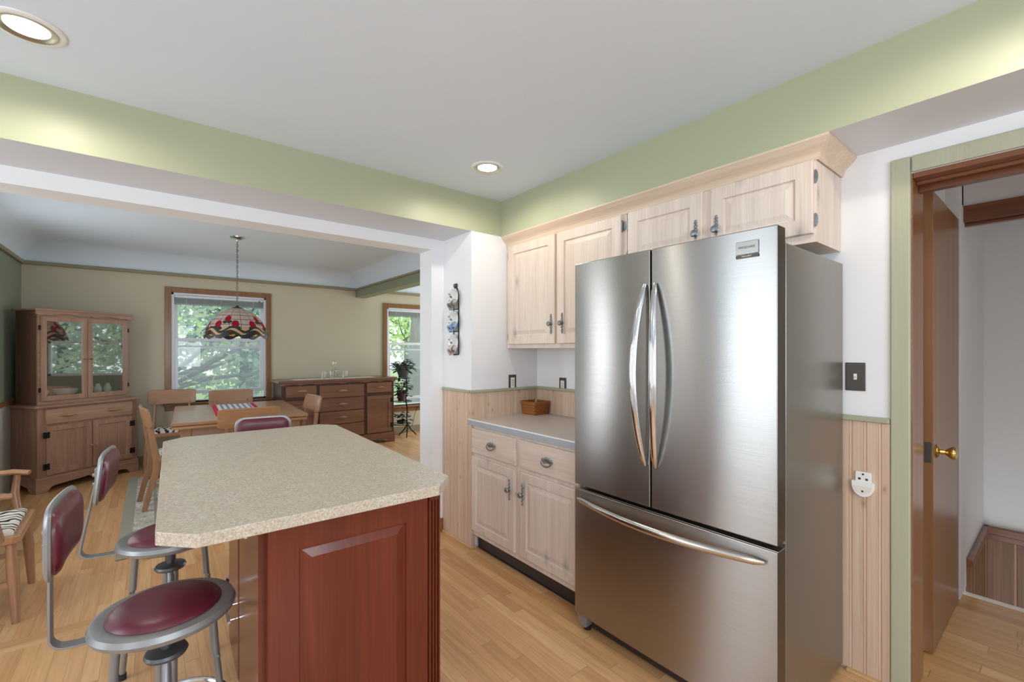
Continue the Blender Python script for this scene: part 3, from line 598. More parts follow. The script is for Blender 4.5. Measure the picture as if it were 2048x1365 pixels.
# ================================================================ bar stools
def stool(label, loc, rz, lean, roff=.245, bz=.90):
    """backrest towards local -X; seat centre over the empty"""
    t = T('bar_stool', label, 'stool', loc, rz, 'burgundy padded metal stools at the island')
    m = MB(); m.lathe([(.10, .578), (.165, .578), (.178, .586), (.182, .598), (.176, .612), (.160, .617), (.143, .613), (.140, .606)], 48); m.build('seat_pan', 'stool_grey', t)
    m = MB(); m.lathe([(.141, .606), (.143, .614), (.136, .624), (.118, .634), (.085, .641), (.045, .645), (.012, .646)], 48); m.build('seat_cushion', 'burgundy', t)
    # strap: flat bar out, up
    pr = [(.0025, .019), (.0025, -.019), (-.0025, -.019), (-.0025, .019)]
    pts = [(-.12, 0, .576), (-.20, 0, .574), (-roff+.02, 0, .576)]
    for k in range(1, 7): a = k/6*R(82); pts.append((-roff+.02-.034*sin(a), 0, .610-.034*cos(a)))
    tx = -roff-.014; top = bz+.04
    for k in range(1, 7): s = k/6; pts.append((tx+lean*s, 0, .61+s*(top-.61)))
    m = MB(); m.tube(pts, 1, prof=pr, up=(0, 0, 1) if False else None)
    m = MB(); L = []
    P2 = [Vector(p) for p in pts]
    for k, p in enumerate(P2):
        tg = (P2[min(k+1, len(P2)-1)]-P2[max(k-1, 0)]).normalized(); nn = Vector((tg.z, 0, -tg.x))
        L.append([tuple(p+nn*.003+Vector((0, .019, 0))), tuple(p+nn*.003-Vector((0, .019, 0))), tuple(p-nn*.003-Vector((0, .019, 0))), tuple(p-nn*.003+Vector((0, .019, 0)))])
    m.loops(L); m.build('back_strap', 'stool_grey', t, .001)
    # curved padded back
    bx = tx+lean*.88+.008
    def shell(hw, hh, off, n=14):
        pts = []; r = .05
        for (cx, cz, a0) in ((1, 1, 0), (-1, 1, 90), (-1, -1, 180), (1, -1, 270)):
            for j in range(5):
                a = R(a0+22.5*j); yy = cx*(hw-r)+r*cos(a); zz = cz*(hh-r)+r*sin(a)
                pts.append((yy, zz))
        out = []
        for i in range(len(pts)):
            a = pts[i]; b = pts[(i+1) % len(pts)]
            k = 5 if i in (4, 14) else 1
            for q in range(k): s = q/k; yy = a[0]+(b[0]-a[0])*s; zz = a[1]+(b[1]-a[1])*s; out.append((bx+off+.45*yy*yy+lean*zz/.6, yy, bz+zz))
        return out
    m = MB(); L = [shell(.150, .082, -.003), shell(.160, .092, .0), shell(.163, .095, .006), shell(.160, .092, .012), shell(.152, .084, .013)]; m.loops(L); m.build('back_frame', 'stool_grey', t, smooth=40)
    m = MB(); L = [shell(.151, .083, .012), shell(.151, .083, .020), shell(.143, .076, .028), shell(.120, .060, .034), shell(.08, .052, .036)]; m.loops(L); m.build('back_pad', 'burgundy', t, smooth=50)
    m = MB(); m.box(bx-.014, bx-.002, -.026, .026, bz-.055, bz+.03); m.cyl((bx-.024, 0, bz), (bx-.012, 0, bz), .008, n=8); m.cyl((bx-.024, 0, bz-.035), (bx-.012, 0, bz-.035), .006, n=8); m.build('back_clamp', 'stool_grey', t, .002)
    # pedestal
    m = MB(); m.cyl((0, 0, .44), (0, 0, .578), .014); m.cyl((0, 0, .50), (0, 0, .53), .019); m.lathe([(.06, .566), (.06, .578)], 24); m.build('screw_post', 'stool_dark', t)
    MB().lathe([(.030, .462), (.052, .466), (.056, .474), (.052, .482), (.024, .488)], 32).build('hub_disc', 'stool_dark', t)
    m = MB()
    for a in (-35, 145): m.cyl((.019*cos(R(a)), .019*sin(R(a)), .20), (.019*cos(R(a)), .019*sin(R(a)), .466), .0125, n=12)
    m.build('post_sleeve', 'stool_grey', t)
    for a in (152, 32, 272):
        c, s = cos(R(a)), sin(R(a)); m = MB()
        if a > 200: m.tube([(.012*c, .012*s, .46), (.055*c, .055*s, .38), (.192*c, .192*s, .012)], .0115, 12)
        else: m.tube([(.135*c, .135*s, .580), (.150*c, .150*s, .38)], .0125, 12); m.tube([(.150*c, .150*s, .40), (.192*c, .192*s, .012)], .0105, 12)
        if a < 200: m.cyl((.152*c-.02*s, .152*s+.02*c, .37), (.152*c+.02*s, .152*s-.02*c, .37), .004, n=8)
        lg = m.build('leg', 'stool_grey', t); MB().cyl((.191*c, .191*s, .0), (.191*c, .191*s, .025), .014).build('foot_cap', 'rubber', lg)
    m = MB(); m.tube([(.168*cos(2*pi*j/40), .168*sin(2*pi*j/40), .265) for j in range(40)], .009, 10, True); m.build('foot_ring', 'chrome', t)
    return t
s1 = stool('nearest burgundy padded metal stool in front of the island drawers', (.037, 1.74, 0), -4, .0, .239)
stool('burgundy padded stool half hidden under the left edge of the island top', (.066, 2.42, 0), -5, .059, .27)
stool('stool behind the far end of the island showing only its burgundy back rim', (.555, 3.16, 0), -98, .0, .205, .865)
# ================================================================ dining furniture
def dchair(name, label, loc, rz, arms=False, hback=.885, group='blond wood dining chairs'):
    """faces local -Y; empty at seat centre on the floor"""
    t = T(name, label, 'chair', loc, rz, group)
    w, dp = (.27, .24) if arms else (.225, .22)
    m = MB(); m.prism([(-w+.02, -dp), (w-.02, -dp), (w, -dp+.03), (w-.03, dp), (-w+.03, dp), (-w, -dp+.03)], .405, .447, 'z'); m.build('seat_frame', 'honey', t, .010, seg=3)
    m = MB(); m.loops([[(x*(w-.035-i), y*(dp-.03-i)+.0, z) for x, y in ((-1, -1), (1, -1), (.92, 1), (-.92, 1))] for i, z in ((.0, .447), (.0, .458), (.02, .470), (.06, .474))]); m.build('seat_pad', 'zebra', t, smooth=60)
    for s in (-1, 1):
        m = MB(); m.tube([(s*(w-.035), -dp+.04, .41), (s*(w-.025), -dp+.03, .25), (s*(w-.012), -dp+.018, .0)], [.019, .024, .016], 12); m.build('leg', 'honey_z', t)
        m = MB(); pr = [(1, .62), (-1, .62), (-1, -.62), (1, -.62)]
        pts = [(s*(w-.045), dp+.085, .0), (s*(w-.045), dp+.05, .16), (s*(w-.045), dp+.005, .32), (s*(w-.045), dp, .43), (s*(w-.05), dp+.022, .58), (s*(w-.055), dp+.040, .70), (s*(w-.055), dp+.050, .765)]
        m.tube(pts, [.019, .021, .024, .026, .022, .020, .014], prof=pr, up=(0, 1, 0)); m.build('leg', 'honey_z', t, .005)
        m = MB(); m.tube([(s*(w-.025), -dp+.03, .20), (s*(w-.045), dp+.03, .20)], 1, prof=[(.014, .006), (-.014, .006), (-.014, -.006), (.014, -.006)], up=(0, 0, 1)); m.build('stretcher', 'honey', t)
    MB().box(-w+.03, w-.03, -.008, .008, .19, .215).build('stretcher', 'honey', t, .003)
    z0 = hback-.175; L = []
    for k in range(13):
        x = -w-.012+(2*w+.024)*k/12; y = dp+.016-.020*(1-(x/w)**2)*-1
        e = 0 if 0 < k < 12 else .012
        q = (z0-.6)*.2; y2 = (hback-.6)*.2
        L.append([(x, y-.012+q, z0+e), (x, y+.010+q, z0+e), (x, y+.010+y2, hback-e), (x, y-.012+y2, hback-e)])
    m = MB(); m.loops(L); m.build('backrest', 'honey', t, .008, seg=3)
    if arms:
        for s in (-1, 1):
            m = MB(); m.tube([(s*(w-.03), dp+.04, .66), (s*(w+.02), 0, .675), (s*(w+.035), -dp+.10, .672), (s*(w+.02), -dp+.03, .660)], [.018, .022, .026, .022], prof=[(.6*cos(a), 1.3*sin(a)) for a in [2*pi*j/12 for j in range(12)]], up=(0, 0, 1)); m.build('armrest', 'honey', t, smooth=50)
            m = MB(); m.tube([(s*(w-.01), -dp+.07, .43), (s*(w+.025), -dp+.09, .55), (s*(w+.028), -dp+.08, .655)], [.016, .019, .015], 12); m.build('arm_post', 'honey_z', t)
    return t
dt = T('dining_table', 'blond wood draw leaf dining table under the stained glass lamp', 'table', (.715, 5.53, .0105), -3)
MB().box(-.545, .545, -.74, .74, .727, .755).build('tabletop', 'honey', dt, .006); MB().box(-.54, .54, -.735, .735, .697, .723).build('draw_leaf', 'honey', dt, .005)
m = MB(); m.box(-.47, .47, -.66, -.64, .60, .697); m.box(-.47, .47, .64, .66, .60, .697); m.box(-.47, -.45, -.64, .64, .60, .697); m.box(.45, .47, -.64, .64, .60, .697); m.box(-.46, .46, -.64, .64, .69, .724); m.build('apron', 'old_maple', dt)
for x in (-.44, .44):
    for y in (-.63, .63): MB().tube([(x, y, .0), (x, y, .3), (x, y, .697)], [.026, .034, .042], prof=[(1, 1), (-1, 1), (-1, -1), (1, -1)], up=(1, 0, 0)).build('leg', 'honey_z', dt, .006)
m = MB(); m.box(-.205, .205, -.5, .5, 0, .004); o = tag(m.build('table_runner', 'striped_mat'), 'striped red and white woven runner on the dining table', 'table runner'); o.location = (.715, 5.6, .7662); o.rotation_euler = (0, 0, R(-3))
ch = 'dining chairs around the table'
dchair('dining_chair', 'blond dining chair seen from behind at the near end of the dining table', (.695, 4.79, .0105), 176, group=ch)
dchair('dining_chair', 'blond dining chair in side view at the left of the dining table', (.24, 5.20, .0105), 96, group=ch)
dchair('dining_chair', 'blond dining chair under the window at the far end of the dining table', (.77, 6.35, .0105), -4, group=ch)
dchair('dining_chair', 'blond dining chair at the right end of the table before the sideboard', (1.125, 5.27, .0105), -86, group=ch)
dchair('dining_armchair', 'blond armchair against the far wall between the china cabinet and window', (.18, 6.68, 0), -6, hback=.908, group='blond armchairs')
dchair('dining_armchair', 'blond armchair with zebra seat cut off by the left edge of the photo', (-.77, 3.64, 0), 92, True, group='blond armchairs')
m = MB(); m.box(-.95, .95, -1.23, 1.23, .001, .009); o = tag(m.build('area_rug', 'rug', bev=.002), 'pale patterned area rug with grey border under the dining table', 'rug'); o.location = (.765, 5.19, 0)
# ================================================================ china cabinet
cc = T('china_cabinet', 'old brown china cabinet with two glass doors in the dining room corner', 'cabinet', (-.863, 6.254, 0), 35)
CW, CD = .92, .42
m = MB(); m.box(0.014, CW-.014, .012, CD, .10, .825); m.build('lower_case', 'old_maple_z', cc, .004)
def apron(x0, x1, z0, z1, y0, y1, dip):
    p = [(x0, z1), (x0, z0), (x0+.09, z0), (x0+.12, z0+dip*.5), (x0+.15, z0+dip*.62), ((x0+x1)/2-.08, z0+dip*.8), ((x0+x1)/2-.03, z0+dip*.9), ((x0+x1)/2, z0+dip*.7), ((x0+x1)/2+.03, z0+dip*.9), ((x0+x1)/2+.08, z0+dip*.8), (x1-.15, z0+dip*.62), (x1-.12, z0+dip*.5), (x1-.09, z0), (x1, z0), (x1, z1)]
    return p
m = MB(); m.prism(apron(0, CW, 0, .148, 0, 0, .085), 0, .02, 'y'); m.build('base_apron', 'old_maple', cc, .004)
for x in (0, CW-.02):
    m = MB(); m.prism([(0.02, 0), (.10, 0), (.13, .05), (CD/2+.02, .07), (CD-.10, .05), (CD-.08, 0), (CD, 0), (CD, .148), (.02, .148)], x, x+.02, 'x'); m.build('base_side', 'old_maple', cc, .003)
m = MB(); m.box(-.018, CW+.018, -.018, CD, .825, .853); m.build('counter_shelf', 'old_maple', cc, .009, seg=3)
dw = panel_door('drawer', .074, CW-.070, .665, .812, .018, 'old_maple', cc, kind='slab', y0=.012)
def spindle(par, x, z, y, l=.125, mat='honey'):
    m = MB(); n = 12; m.tube([(x-l/2+l*k/n, y-.016, z) for k in range(n+1)], [.005+.014*sin(pi*k/n)**1.5 for k in range(n+1)], 10)
    for q in (-.42, .42): m.cyl((x+l*q, y, z), (x+l*q, y-.017, z), .005, n=8)
    m.build('spindle_pull', mat, par)
spindle(dw, .255, .742, -.006); spindle(dw, .665, .742, -.006)
def pin(m, x, z, y): m.cyl((x, y, z), (x, y-.003, z), .006, n=8)
for (a, b, kx) in ((.078, .459, .437), (.465, .846, .487)):
    d = panel_door('door', a, b, .165, .645, .018, 'old_maple_z', cc, .05, 'flat', .012)
    m = MB(); m.X = Matrix.Translation((kx, -.006, .395)) @ Matrix.Rotation(R(90), 4, 'X'); m.lathe([(.007, 0), (.006, .010), (.010, .016), (.011, .030), (.008, .036), (.002, .037)], 14); m.build('knob', 'honey', d)
    hx = a-.002 if a < .3 else b+.002
    for hz in (.25, .56):
        m = MB(); m.box(hx-.026, hx-.004, -.009, -.004, hz-.03, hz+.03); m.box(hx+.004, hx+.026, -.009, -.004, hz-.03, hz+.03); m.cyl((hx, -.008, hz-.028), (hx, -.008, hz+.028), .005, n=8); m.build('hinge', 'iron', cc, .002)
# hutch
HX0, HX1, HY0 = .055, .865, .085
m = MB(); m.box(HX0, HX0+.02, HY0+.02, CD, .853, 1.79); m.box(HX1-.02, HX1, HY0+.02, CD, .853, 1.79); m.box(HX0+.02, HX1-.02, CD-.012, CD, .853, 1.79); m.box(HX0+.02, HX1-.02, HY0+.02, CD-.012, 1.775, 1.79); m.box(HX0+.02, HX1-.02, HY0+.02, CD-.012, .853, .93); m.build('hutch_case', 'hutch_dark', cc, .002)
m = MB(); m.box(HX0, HX0+.028, HY0, HY0+.02, .853, 1.79); m.box(HX1-.028, HX1, HY0, HY0+.02, .853, 1.79); m.box(HX0+.028, HX1-.028, HY0, HY0+.02, .853, .885); m.box(HX0+.028, HX1-.028, HY0, HY0+.02, 1.72, 1.79); m.build('face_frame', 'old_maple', cc, .002)
for z, dd in ((1.16, .16), (1.42, .16)): 
    m = MB(); m.box(HX0+.02, HX1-.02, CD-.012-dd, CD-.012, z, z+.014); m.build('shelf', 'hutch_dark', cc)
p = [(HX0-.025, 1.79), (HX0-.025, 1.752), (HX0, 1.742), (HX0+.05, 1.748)]
for k in range(1, 24):
    s = k/24; x = HX0+.05+(HX1-HX0-.1)*s; p.append((x, 1.757+.010*cos(4*pi*s+pi)+(-.006 if abs(s-.5) > .05 else .004)))
p += [(HX1-.05, 1.748), (HX1, 1.742), (HX1+.025, 1.752), (HX1+.025, 1.79)]
m = MB(); m.prism(p, HY0-.028, HY0-.006, 'y'); m.build('valance', 'old_maple', cc, .003)
m = MB(); m.box(HX0-.035, HX1+.035, HY0-.04, CD, 1.788, 1.806); m.build('top_board', 'old_maple', cc, .005)
mid = (HX0+HX1)/2
for (a, b, kx) in ((HX0+.018, mid-.002, mid-.030), (mid+.002, HX1-.018, mid+.030)):
    m = MB(); f = .045; y0, y1 = HY0-.018, HY0
    m.box(a, a+f, y0, y1, .888, 1.73); m.box(b-f, b, y0, y1, .888, 1.73); m.box(a+f, b-f, y0, y1, .888, .888+f+.005); m.box(a+f, b-f, y0, y1, 1.73-f, 1.73)
    for px in (a+.02, b-.02):
        for pz in (.91, 1.71): pin(m, px, pz, y0)
    d = m.build('glass_door', 'old_maple_z', cc, .002)
    MB().box(a+f-.003, b-f+.003, HY0-.011, HY0-.008, .935, 1.688).build('glass_pane', 'cabinet_glass', d)
    m = MB(); m.X = Matrix.Translation((kx, y0, 1.30)) @ Matrix.Rotation(R(90), 4, 'X'); m.lathe([(.006, 0), (.005, .008), (.009, .014), (.008, .024), (.002, .026)], 12); m.build('knob', 'hutch_dark', d)
    hx = a-.008 if a < .3 else b+.008
    for hz in (1.0, 1.62): MB().box(hx-.006, hx+.006, y0-.002, y0+.012, hz-.022, hz+.022).build('hinge', 'iron', cc)
# china inside the hutch
def inhutch(x, y, z): return cc.location+Vector((x*cos(R(35))-y*sin(R(35)), x*sin(R(35))+y*cos(R(35)), z))
def pot(name, label, cat, prof, loc, group, mat='porcelain', cap1=True):
    m = MB(); m.lathe(prof, 24, cap1=cap1); o = m.build(name, mat, smooth=50); o.location = loc; return tag(o, label, cat, group)
GC = 'white china in the glass fronted cabinet'
pot('soup_bowl', 'small white bowl at the left inside the china cabinet', 'bowl', [(.03, 0), (.055, .02), (.066, .055), (.062, .055), (.05, .022), (.01, .01)], inhutch(.15, .22, .931), GC)
pot('serving_bowl', 'wide white serving bowl behind the left glass door of the china cabinet', 'bowl', [(.06, 0), (.09, .015), (.11, .06), (.105, .06), (.085, .02), (.01, .012)], inhutch(.34, .20, .931), GC)
pp = [(.026, 0), (.036, .02), (.036, .045), (.024, .07), (.020, .085), (.016, .094), (.006, .098)]
pot('salt_shaker', 'left of two small white china shakers behind the right glass door', 'shaker', pp, inhutch(.62, .18, .931), GC); pot('salt_shaker', 'right of two small white china shakers behind the right glass door', 'shaker', pp, inhutch(.715, .18, .931), GC)
c = pot('cream_jug', 'small white creamer jug left of the two china shakers', 'jug', [(.024, 0), (.034, .02), (.034, .05), (.024, .07), (.028, .09), (.025, .09), (.02, .07), (.01, .02)], inhutch(.55, .22, .931), GC)
m = MB(); m.tube([(.03+.022*sin(pi*k/8), 0, .025+.05*k/8) for k in range(9)], .004, 8); m.build('jug_handle', 'porcelain', c)
for k, x in enumerate((.778, .826)): pot('small_dish', ('left' if k == 0 else 'right')+' of two little silver dishes low behind the right glass door', 'dish', [(.012, 0), (.02, .012), (.026, .02), (.023, .02), (.005, .006)], inhutch(x, .16, .931), GC, 'chrome')
# ================================================================ sideboard
sb = T('sideboard', 'long brown sideboard with scalloped edge against the dining room wall', 'sideboard', (1.322, 6.492, 0), 0)
SW, SD, SH = 1.592, .50, .985
m = MB(); m.box(.012, SW-.012, .012, SD, .10, .955); m.build('carcass', 'side_gap_shade', sb, .004)  # carcass darker than the fronts: shade in the drawer gaps put into its colour
m = MB(); m.prism(apron(0, SW, 0, .150, 0, 0, .08), 0, .02, 'y'); m.build('base_apron', 'side_maple', sb, .004)
for x in (0, SW-.02): 
    m = MB(); m.prism([(.02, 0), (.10, 0), (.13, .06), (SD-.12, .06), (SD-.09, 0), (SD, 0), (SD, .15), (.02, .15)], x, x+.02, 'x'); m.build('base_side', 'side_maple', sb, .003)
MB().box(-.03, SW+.03, -.03, SD+.04, .953, SH).build('top_board', 'side_maple', sb, .010, seg=3)
p = [(0, .955), (0, .925), (.03, .918)]
for (a, b) in ((.05, .45), (.48, 1.12), (1.15, 1.55)):
    for k in range(13):
        s = k/12; p.append((a+(b-a)*s, .925+.012*abs(sin(2*pi*s))*(1 if 0.02 < s < .98 else 0)-(.008 if abs(s-.5) < .03 else 0)))
p += [(SW-.03, .918), (SW, .925), (SW, .955)]
m = MB(); m.prism(p, -.012, .004, 'y'); m.build('valance', 'side_maple', sb)
def sdr(x0, x1, z0, z1):
    d = panel_door('drawer', x0, x1, z0, z1, .018, 'side_maple', sb, kind='slab', y0=.012); spindle(d, (x0+x1)/2, (z0+z1)/2+.004, -.006, .13, 'old_maple')
sdr(.065, .45, .762, .912); sdr(1.155, 1.535, .762, .912)
for k in range(4): sdr(.49, 1.11, .166+.187*k+(.0), .166+.187*k+.178)
for (x0, x1, kx, hx) in ((.065, .45, .425, .063), (1.155, 1.535, 1.175, 1.537)):
    d = panel_door('door', x0, x1, .166, .715, .018, 'side_maple', sb, .05, 'flat', .012)
    m = MB(); m.X = Matrix.Translation((kx, -.006, .42)) @ Matrix.Rotation(R(90), 4, 'X'); m.lathe([(.007, 0), (.006, .010), (.011, .018), (.009, .030), (.002, .032)], 14); m.build('knob', 'old_maple', d)
    for hz in (.26, .64): MB().box(hx-.022, hx+.022, -.010, -.004, hz-.032, hz+.032).build('hinge', 'iron', sb, .003)
m = MB(); n = 40
for q in range(1):
    top = [( -.56+1.12*k/n, 0) for k in range(n+1)]
edge = [(-.56+1.12*k/n, -.10-.008*abs(sin(pi*k/2))) for k in range(n+1)]+[(.56-1.12*k/n, .10+.008*abs(sin(pi*k/2))) for k in range(n+1)]
m.prism(edge, 0, .003, 'z'); o = tag(m.build('lace_runner', 'lace'), 'white lace runner along the top of the sideboard', 'table runner'); o.location = (2.08, 6.70, SH)
dc = T('decanter', 'clear glass decanter with stopper on the sideboard', 'decanter', (2.10, 6.78, SH+.0035))
m = MB(); m.lathe([(.055, 0), (.060, .004), (.060, .10), (.050, .118), (.022, .128), (.018, .16), (.024, .168), (.020, .168), (.014, .158), (.018, .126), (.046, .112), (.054, .098), (.054, .010)], 8); m.build('bottle', 'clear_glass', dc, smooth=20)
MB().lathe([(.012, .150), (.014, .170), (.012, .178), (.026, .20), (.026, .235), (.010, .25)], 8).build('stopper', 'clear_glass', dc, smooth=20)
for k, dx in enumerate((-.145, .155)):
    tag(MB().lathe([(.034, 0), (.036, .004), (.042, .095), (.0395, .095), (.033, .012), (.005, .010)], 20).build('drinking_glass', 'clear_glass', smooth=50), ('left' if k == 0 else 'right')+' clear tumbler beside the decanter on the sideboard', 'glass', 'tumblers on the sideboard').location = (2.10+dx, 6.77, SH+.0035)
# ================================================================ plant stand and plants
ps = T('plant_stand', 'black wrought iron three tier plant stand under the far window', 'plant stand', (3.17, 6.72, 0))
def ring(m, c, r, z, rad=.006, n=28): m.tube([(c[0]+r*cos(2*pi*j/n), c[1]+r*sin(2*pi*j/n), z) for j in range(n)], rad, 8, True)
m = MB(); m.tube([(.06, 0, .12), (.045, 0, .3), (.055, 0, .45), (.03, 0, .62), (.05, 0, .78), (.04, 0, .945)], .010, 10); 
for z in (.35, .5, .66): m.sph((.05, -.012, z), .018, 8, (.5, .5, 1.2))
m.build('stem', 'iron', ps)
for a in (0, 125, 240): MB().tube([(.06, 0, .22), (.06+.05*cos(R(a)), .05*sin(R(a)), .12), (.06+.14*cos(R(a)), .14*sin(R(a)), .03), (.06+.16*cos(R(a)), .16*sin(R(a)), .0065)], [.010, .010, .009, .006], 8).build('leg', 'iron', ps)
for (cx, z, r) in ((-.05, .215, .14), (-.02, .575, .14), (-.015, .945, .11)):
    m = MB(); ring(m, (cx, 0), r, z); m.tube([(cx-r, 0, z), (cx+r, 0, z)], .004, 6); m.tube([(cx, -r, z), (cx, r, z)], .004, 6); m.tube([(cx+r*.4, 0, z), (.05, 0, z)], .005, 6); m.build('shelf_ring', 'iron', ps)
MB().lathe([(.105, .952), (.105, .957)], 28, (-.015, 0, 0)).build('glass_shelf', 'clear_glass', ps)
def leaves(m, c, n, rad, zlo, zhi, sz, seed):
    r = random.Random(seed)
    for k in range(n):
        a = r.uniform(0, 2*pi); q = rad*r.uniform(.25, 1); x = c[0]+q*cos(a); y = c[1]+q*sin(a); z = c[2]+r.uniform(zlo, zhi)-.5*q*q/rad
        l = sz*r.uniform(.7, 1.2); w = l*.34; d = Vector((cos(a), sin(a), r.uniform(-.8, .5))).normalized(); s = d.cross(Vector((0, 0, 1))).normalized(); u = s.cross(d)
        p = Vector((x, y, z)); m.add([tuple(p), tuple(p+d*l*.45+s*w-u*.004), tuple(p+d*l), tuple(p+d*l*.45-s*w-u*.004), tuple(p+d*l*.5+u*.008)], [(0, 1, 4), (1, 2, 4), (2, 3, 4), (3, 0, 4)])
def plant(name, label, loc, potprof, potmat, leafmat, n, rad, zl, zh, sz, seed, stems=0):
    t = T(name, label, 'plant', loc); h = potprof[-1][1]
    m = MB(); m.lathe(potprof+[(potprof[-1][0]-.012, h), (potprof[-1][0]-.015, h-.02), (.01, h-.022)], 24); m.build('pot', potmat, t, smooth=50)
    m = MB(); leaves(m, (0, 0, h), n, rad, zl, zh, sz, seed)
    for k in range(stems): a = k*2.4; m.tube([(0, 0, h-.01), (rad*.5*cos(a), rad*.5*sin(a), h+zh*.6), (rad*.9*cos(a), rad*.9*sin(a), h+zh*.5)], .003, 5)
    m.build('foliage', leafmat, t, smooth=0)
plant('potted_plant', 'leafy plant in a grey pot on the top tier of the iron stand', (3.155, 6.72, .958), [(.075, 0), (.085, .012), (.07, .014), (.075, .03), (.10, .10), (.115, .165), (.12, .175), (.12, .195)], 'pot_grey', 'leaf', 90, .17, -.02, .10, .10, 1, 7)
plant('potted_plant', 'trailing plant in a dark brown pot on the middle tier of the iron stand', (3.125, 6.72, .582), [(.05, 0), (.07, .10), (.075, .15), (.075, .17)], 'pot_brown', 'leaf', 110, .14, -.06, .20, .075, 2, 9)
plant('potted_plant', 'small dark plant in a black pot on the bottom tier of the iron stand', (3.125, 6.72, .222), [(.045, 0), (.07, .03), (.075, .05)], 'black', 'leaf_dark', 34, .12, .0, .16, .09, 3, 6)
o = tag(MB().tube([(3.6, YF-.03, .45), (3.52, YF-.06, .3), (3.45, 7.0, .12), (3.3, 6.98, .02), (3.1, 6.95, .008), (2.98, 6.96, .007)], .004, 8).build('power_cord', 'black'), 'thin black power cord running down to the floor behind the plant stand', 'cord')
# ================================================================ pendant lamp
pl = T('pendant_lamp', 'stained glass dome lamp with red roses hanging over the dining table', 'lamp', (.708, 5.5, 2.585))
MB().lathe([(.068, -.0), (.066, -.010), (.045, -.022), (.012, -.03), (.008, -.045)], 28).build('ceiling_canopy', 'chrome', pl)
m = MB(); z = -.045; k = 0
while z > -.735:
    v = [(.0075*cos(a)*(1 if k % 2 else 0), .0075*cos(a)*(0 if k % 2 else 1), z-.016+.018*sin(a)) for a in [2*pi*j/10 for j in range(10)]]
    m.tube(v, .0024, 5, True); z -= .028; k += 1
m.tube([(.003, .003, -.04), (.003, .003, -.74)], .0022, 5); m.build('chain', 'chain', pl)
m = MB(); NA, NR = 384, 72; RS, HS = .292, .300; zt = -.752; r0 = .055
def dome(s): 
    a = R(12)+s*R(66); rr = r0+(RS-r0)*(sin(a)-sin(R(12)))/(sin(R(78))-sin(R(12))); return rr, zt-(HS-.0)*(1-cos(a)-(1-cos(R(12))))/((1-cos(R(78)))-(1-cos(R(12))))
grid = []
for i in range(NR+1):
    s = i/NR; rr, zz = dome(s)
    row = []
    for j in range(NA):
        a = 2*pi*j/NA; w = (i/NR)**6*.022*sin(8*a+.5); row.append((rr*cos(a), rr*sin(a), zz-w))
    grid.append(row)
vs_ = [p for r in grid for p in r]; m.v = vs_
NROSE = 10
for i in range(NR):
    for j in range(NA):
        m.f.append((i*NA+j, i*NA+(j+1) % NA, (i+1)*NA+(j+1) % NA, (i+1)*NA+j))
        s = (i+.5)/NR; a = (j+.5)/NA
        mi = 0 if s < .55 else 0
        if i in (10, 20, 30, 40, 50) and s < .8: mi = 5
        if j % 24 == 0 and s < .82: mi = 5
        # roses
        def rose(cs, ca, rs, ra):
            da = (a*NROSE-ca) % 1; da = min(da, 1-da)/NROSE; q = ((s-cs)/rs)**2+(da/ra)**2; return q
        for cs, ca, only in ((.69, .2, None), (.53, .72, 1)):
            if only is not None and int(a*NROSE-ca+.5) % 2: continue
            q = rose(cs, ca, .095, .021)
            if q < 1: mi = 2
            elif rose(cs+.105, ca+.13, .045, .016) < 1 or rose(cs+.105, ca-.13, .045, .016) < 1: mi = 3
        if s > .77:
            w1 = .83+.045*sin(2*pi*8*a+.6); w2 = .93+.04*sin(2*pi*8*a+1.6)
            if s > w1-.03 and s < w1+.03: mi = 6
            elif s >= w1+.03 and s < w2-.03: mi = 1
            elif s >= w2+.02: mi = 4 if (int(a*16) % 2) else 6
            elif s >= w2-.03: mi = 6
            else: mi = 1 if mi == 0 else mi
        m.i.append(mi)
m.build('shade', ['sg_cream', 'sg_amber', 'sg_red', 'sg_green', 'sg_brown', 'sg_lead', 'sg_dark'], pl, smooth=60)
MB().lathe([(.012, .03), (.016, .018), (.040, .010), (.062, -.002), (.064, -.008)], 28, (0, 0, zt)).build('shade_cap', 'sg_lead', pl)
m = MB(); m.cyl((0, 0, zt), (0, 0, zt-.07), .016); m.build('socket', 'brass', pl); MB().sph((0, 0, zt-.11), .035, 14, (1, 1, 1.25)).build('bulb', 'ivory', pl)
# ================================================================ wall plates, plate rack
pr_ = T('plate_rack', 'black wire wall rack holding three small round plates', 'plate rack', (1.767, 2.868, 0), -90)
m = MB(); xr = .048
m.tube([(xr-.012, -.006, 1.365), (xr, -.006, 1.37), (xr, -.006, 1.80), (xr-.02, -.006, 1.85), (.006, -.006, 1.868)], .0045, 8); m.tube([(-.02, -.006, 1.37), (-.022, -.006, 1.83), (.0, -.006, 1.866)], .0035, 8)
for x in (-.008, .018): m.tube([(x+.011*cos(a), -.006, 1.876+.012*sin(a)) for a in [2*pi*j/10 for j in range(10)]], .0032, 6, True)
for z in (1.70, 1.535, 1.365):
    m.tube([(-.022, -.006, z), (xr, -.006, z)], .003, 6)
    for x in (-.035, .03):
        m.tube([(x, -.006, z), (x, -.034, z-.004), (x, -.036, z+.018)], .003, 6); m.tube([(x+.010*cos(a), -.037, z+.02+.010*sin(a)) for a in [2*pi*j/10 for j in range(10)]], .0026, 6, True)
m.build('wire_frame', 'iron', pr_)
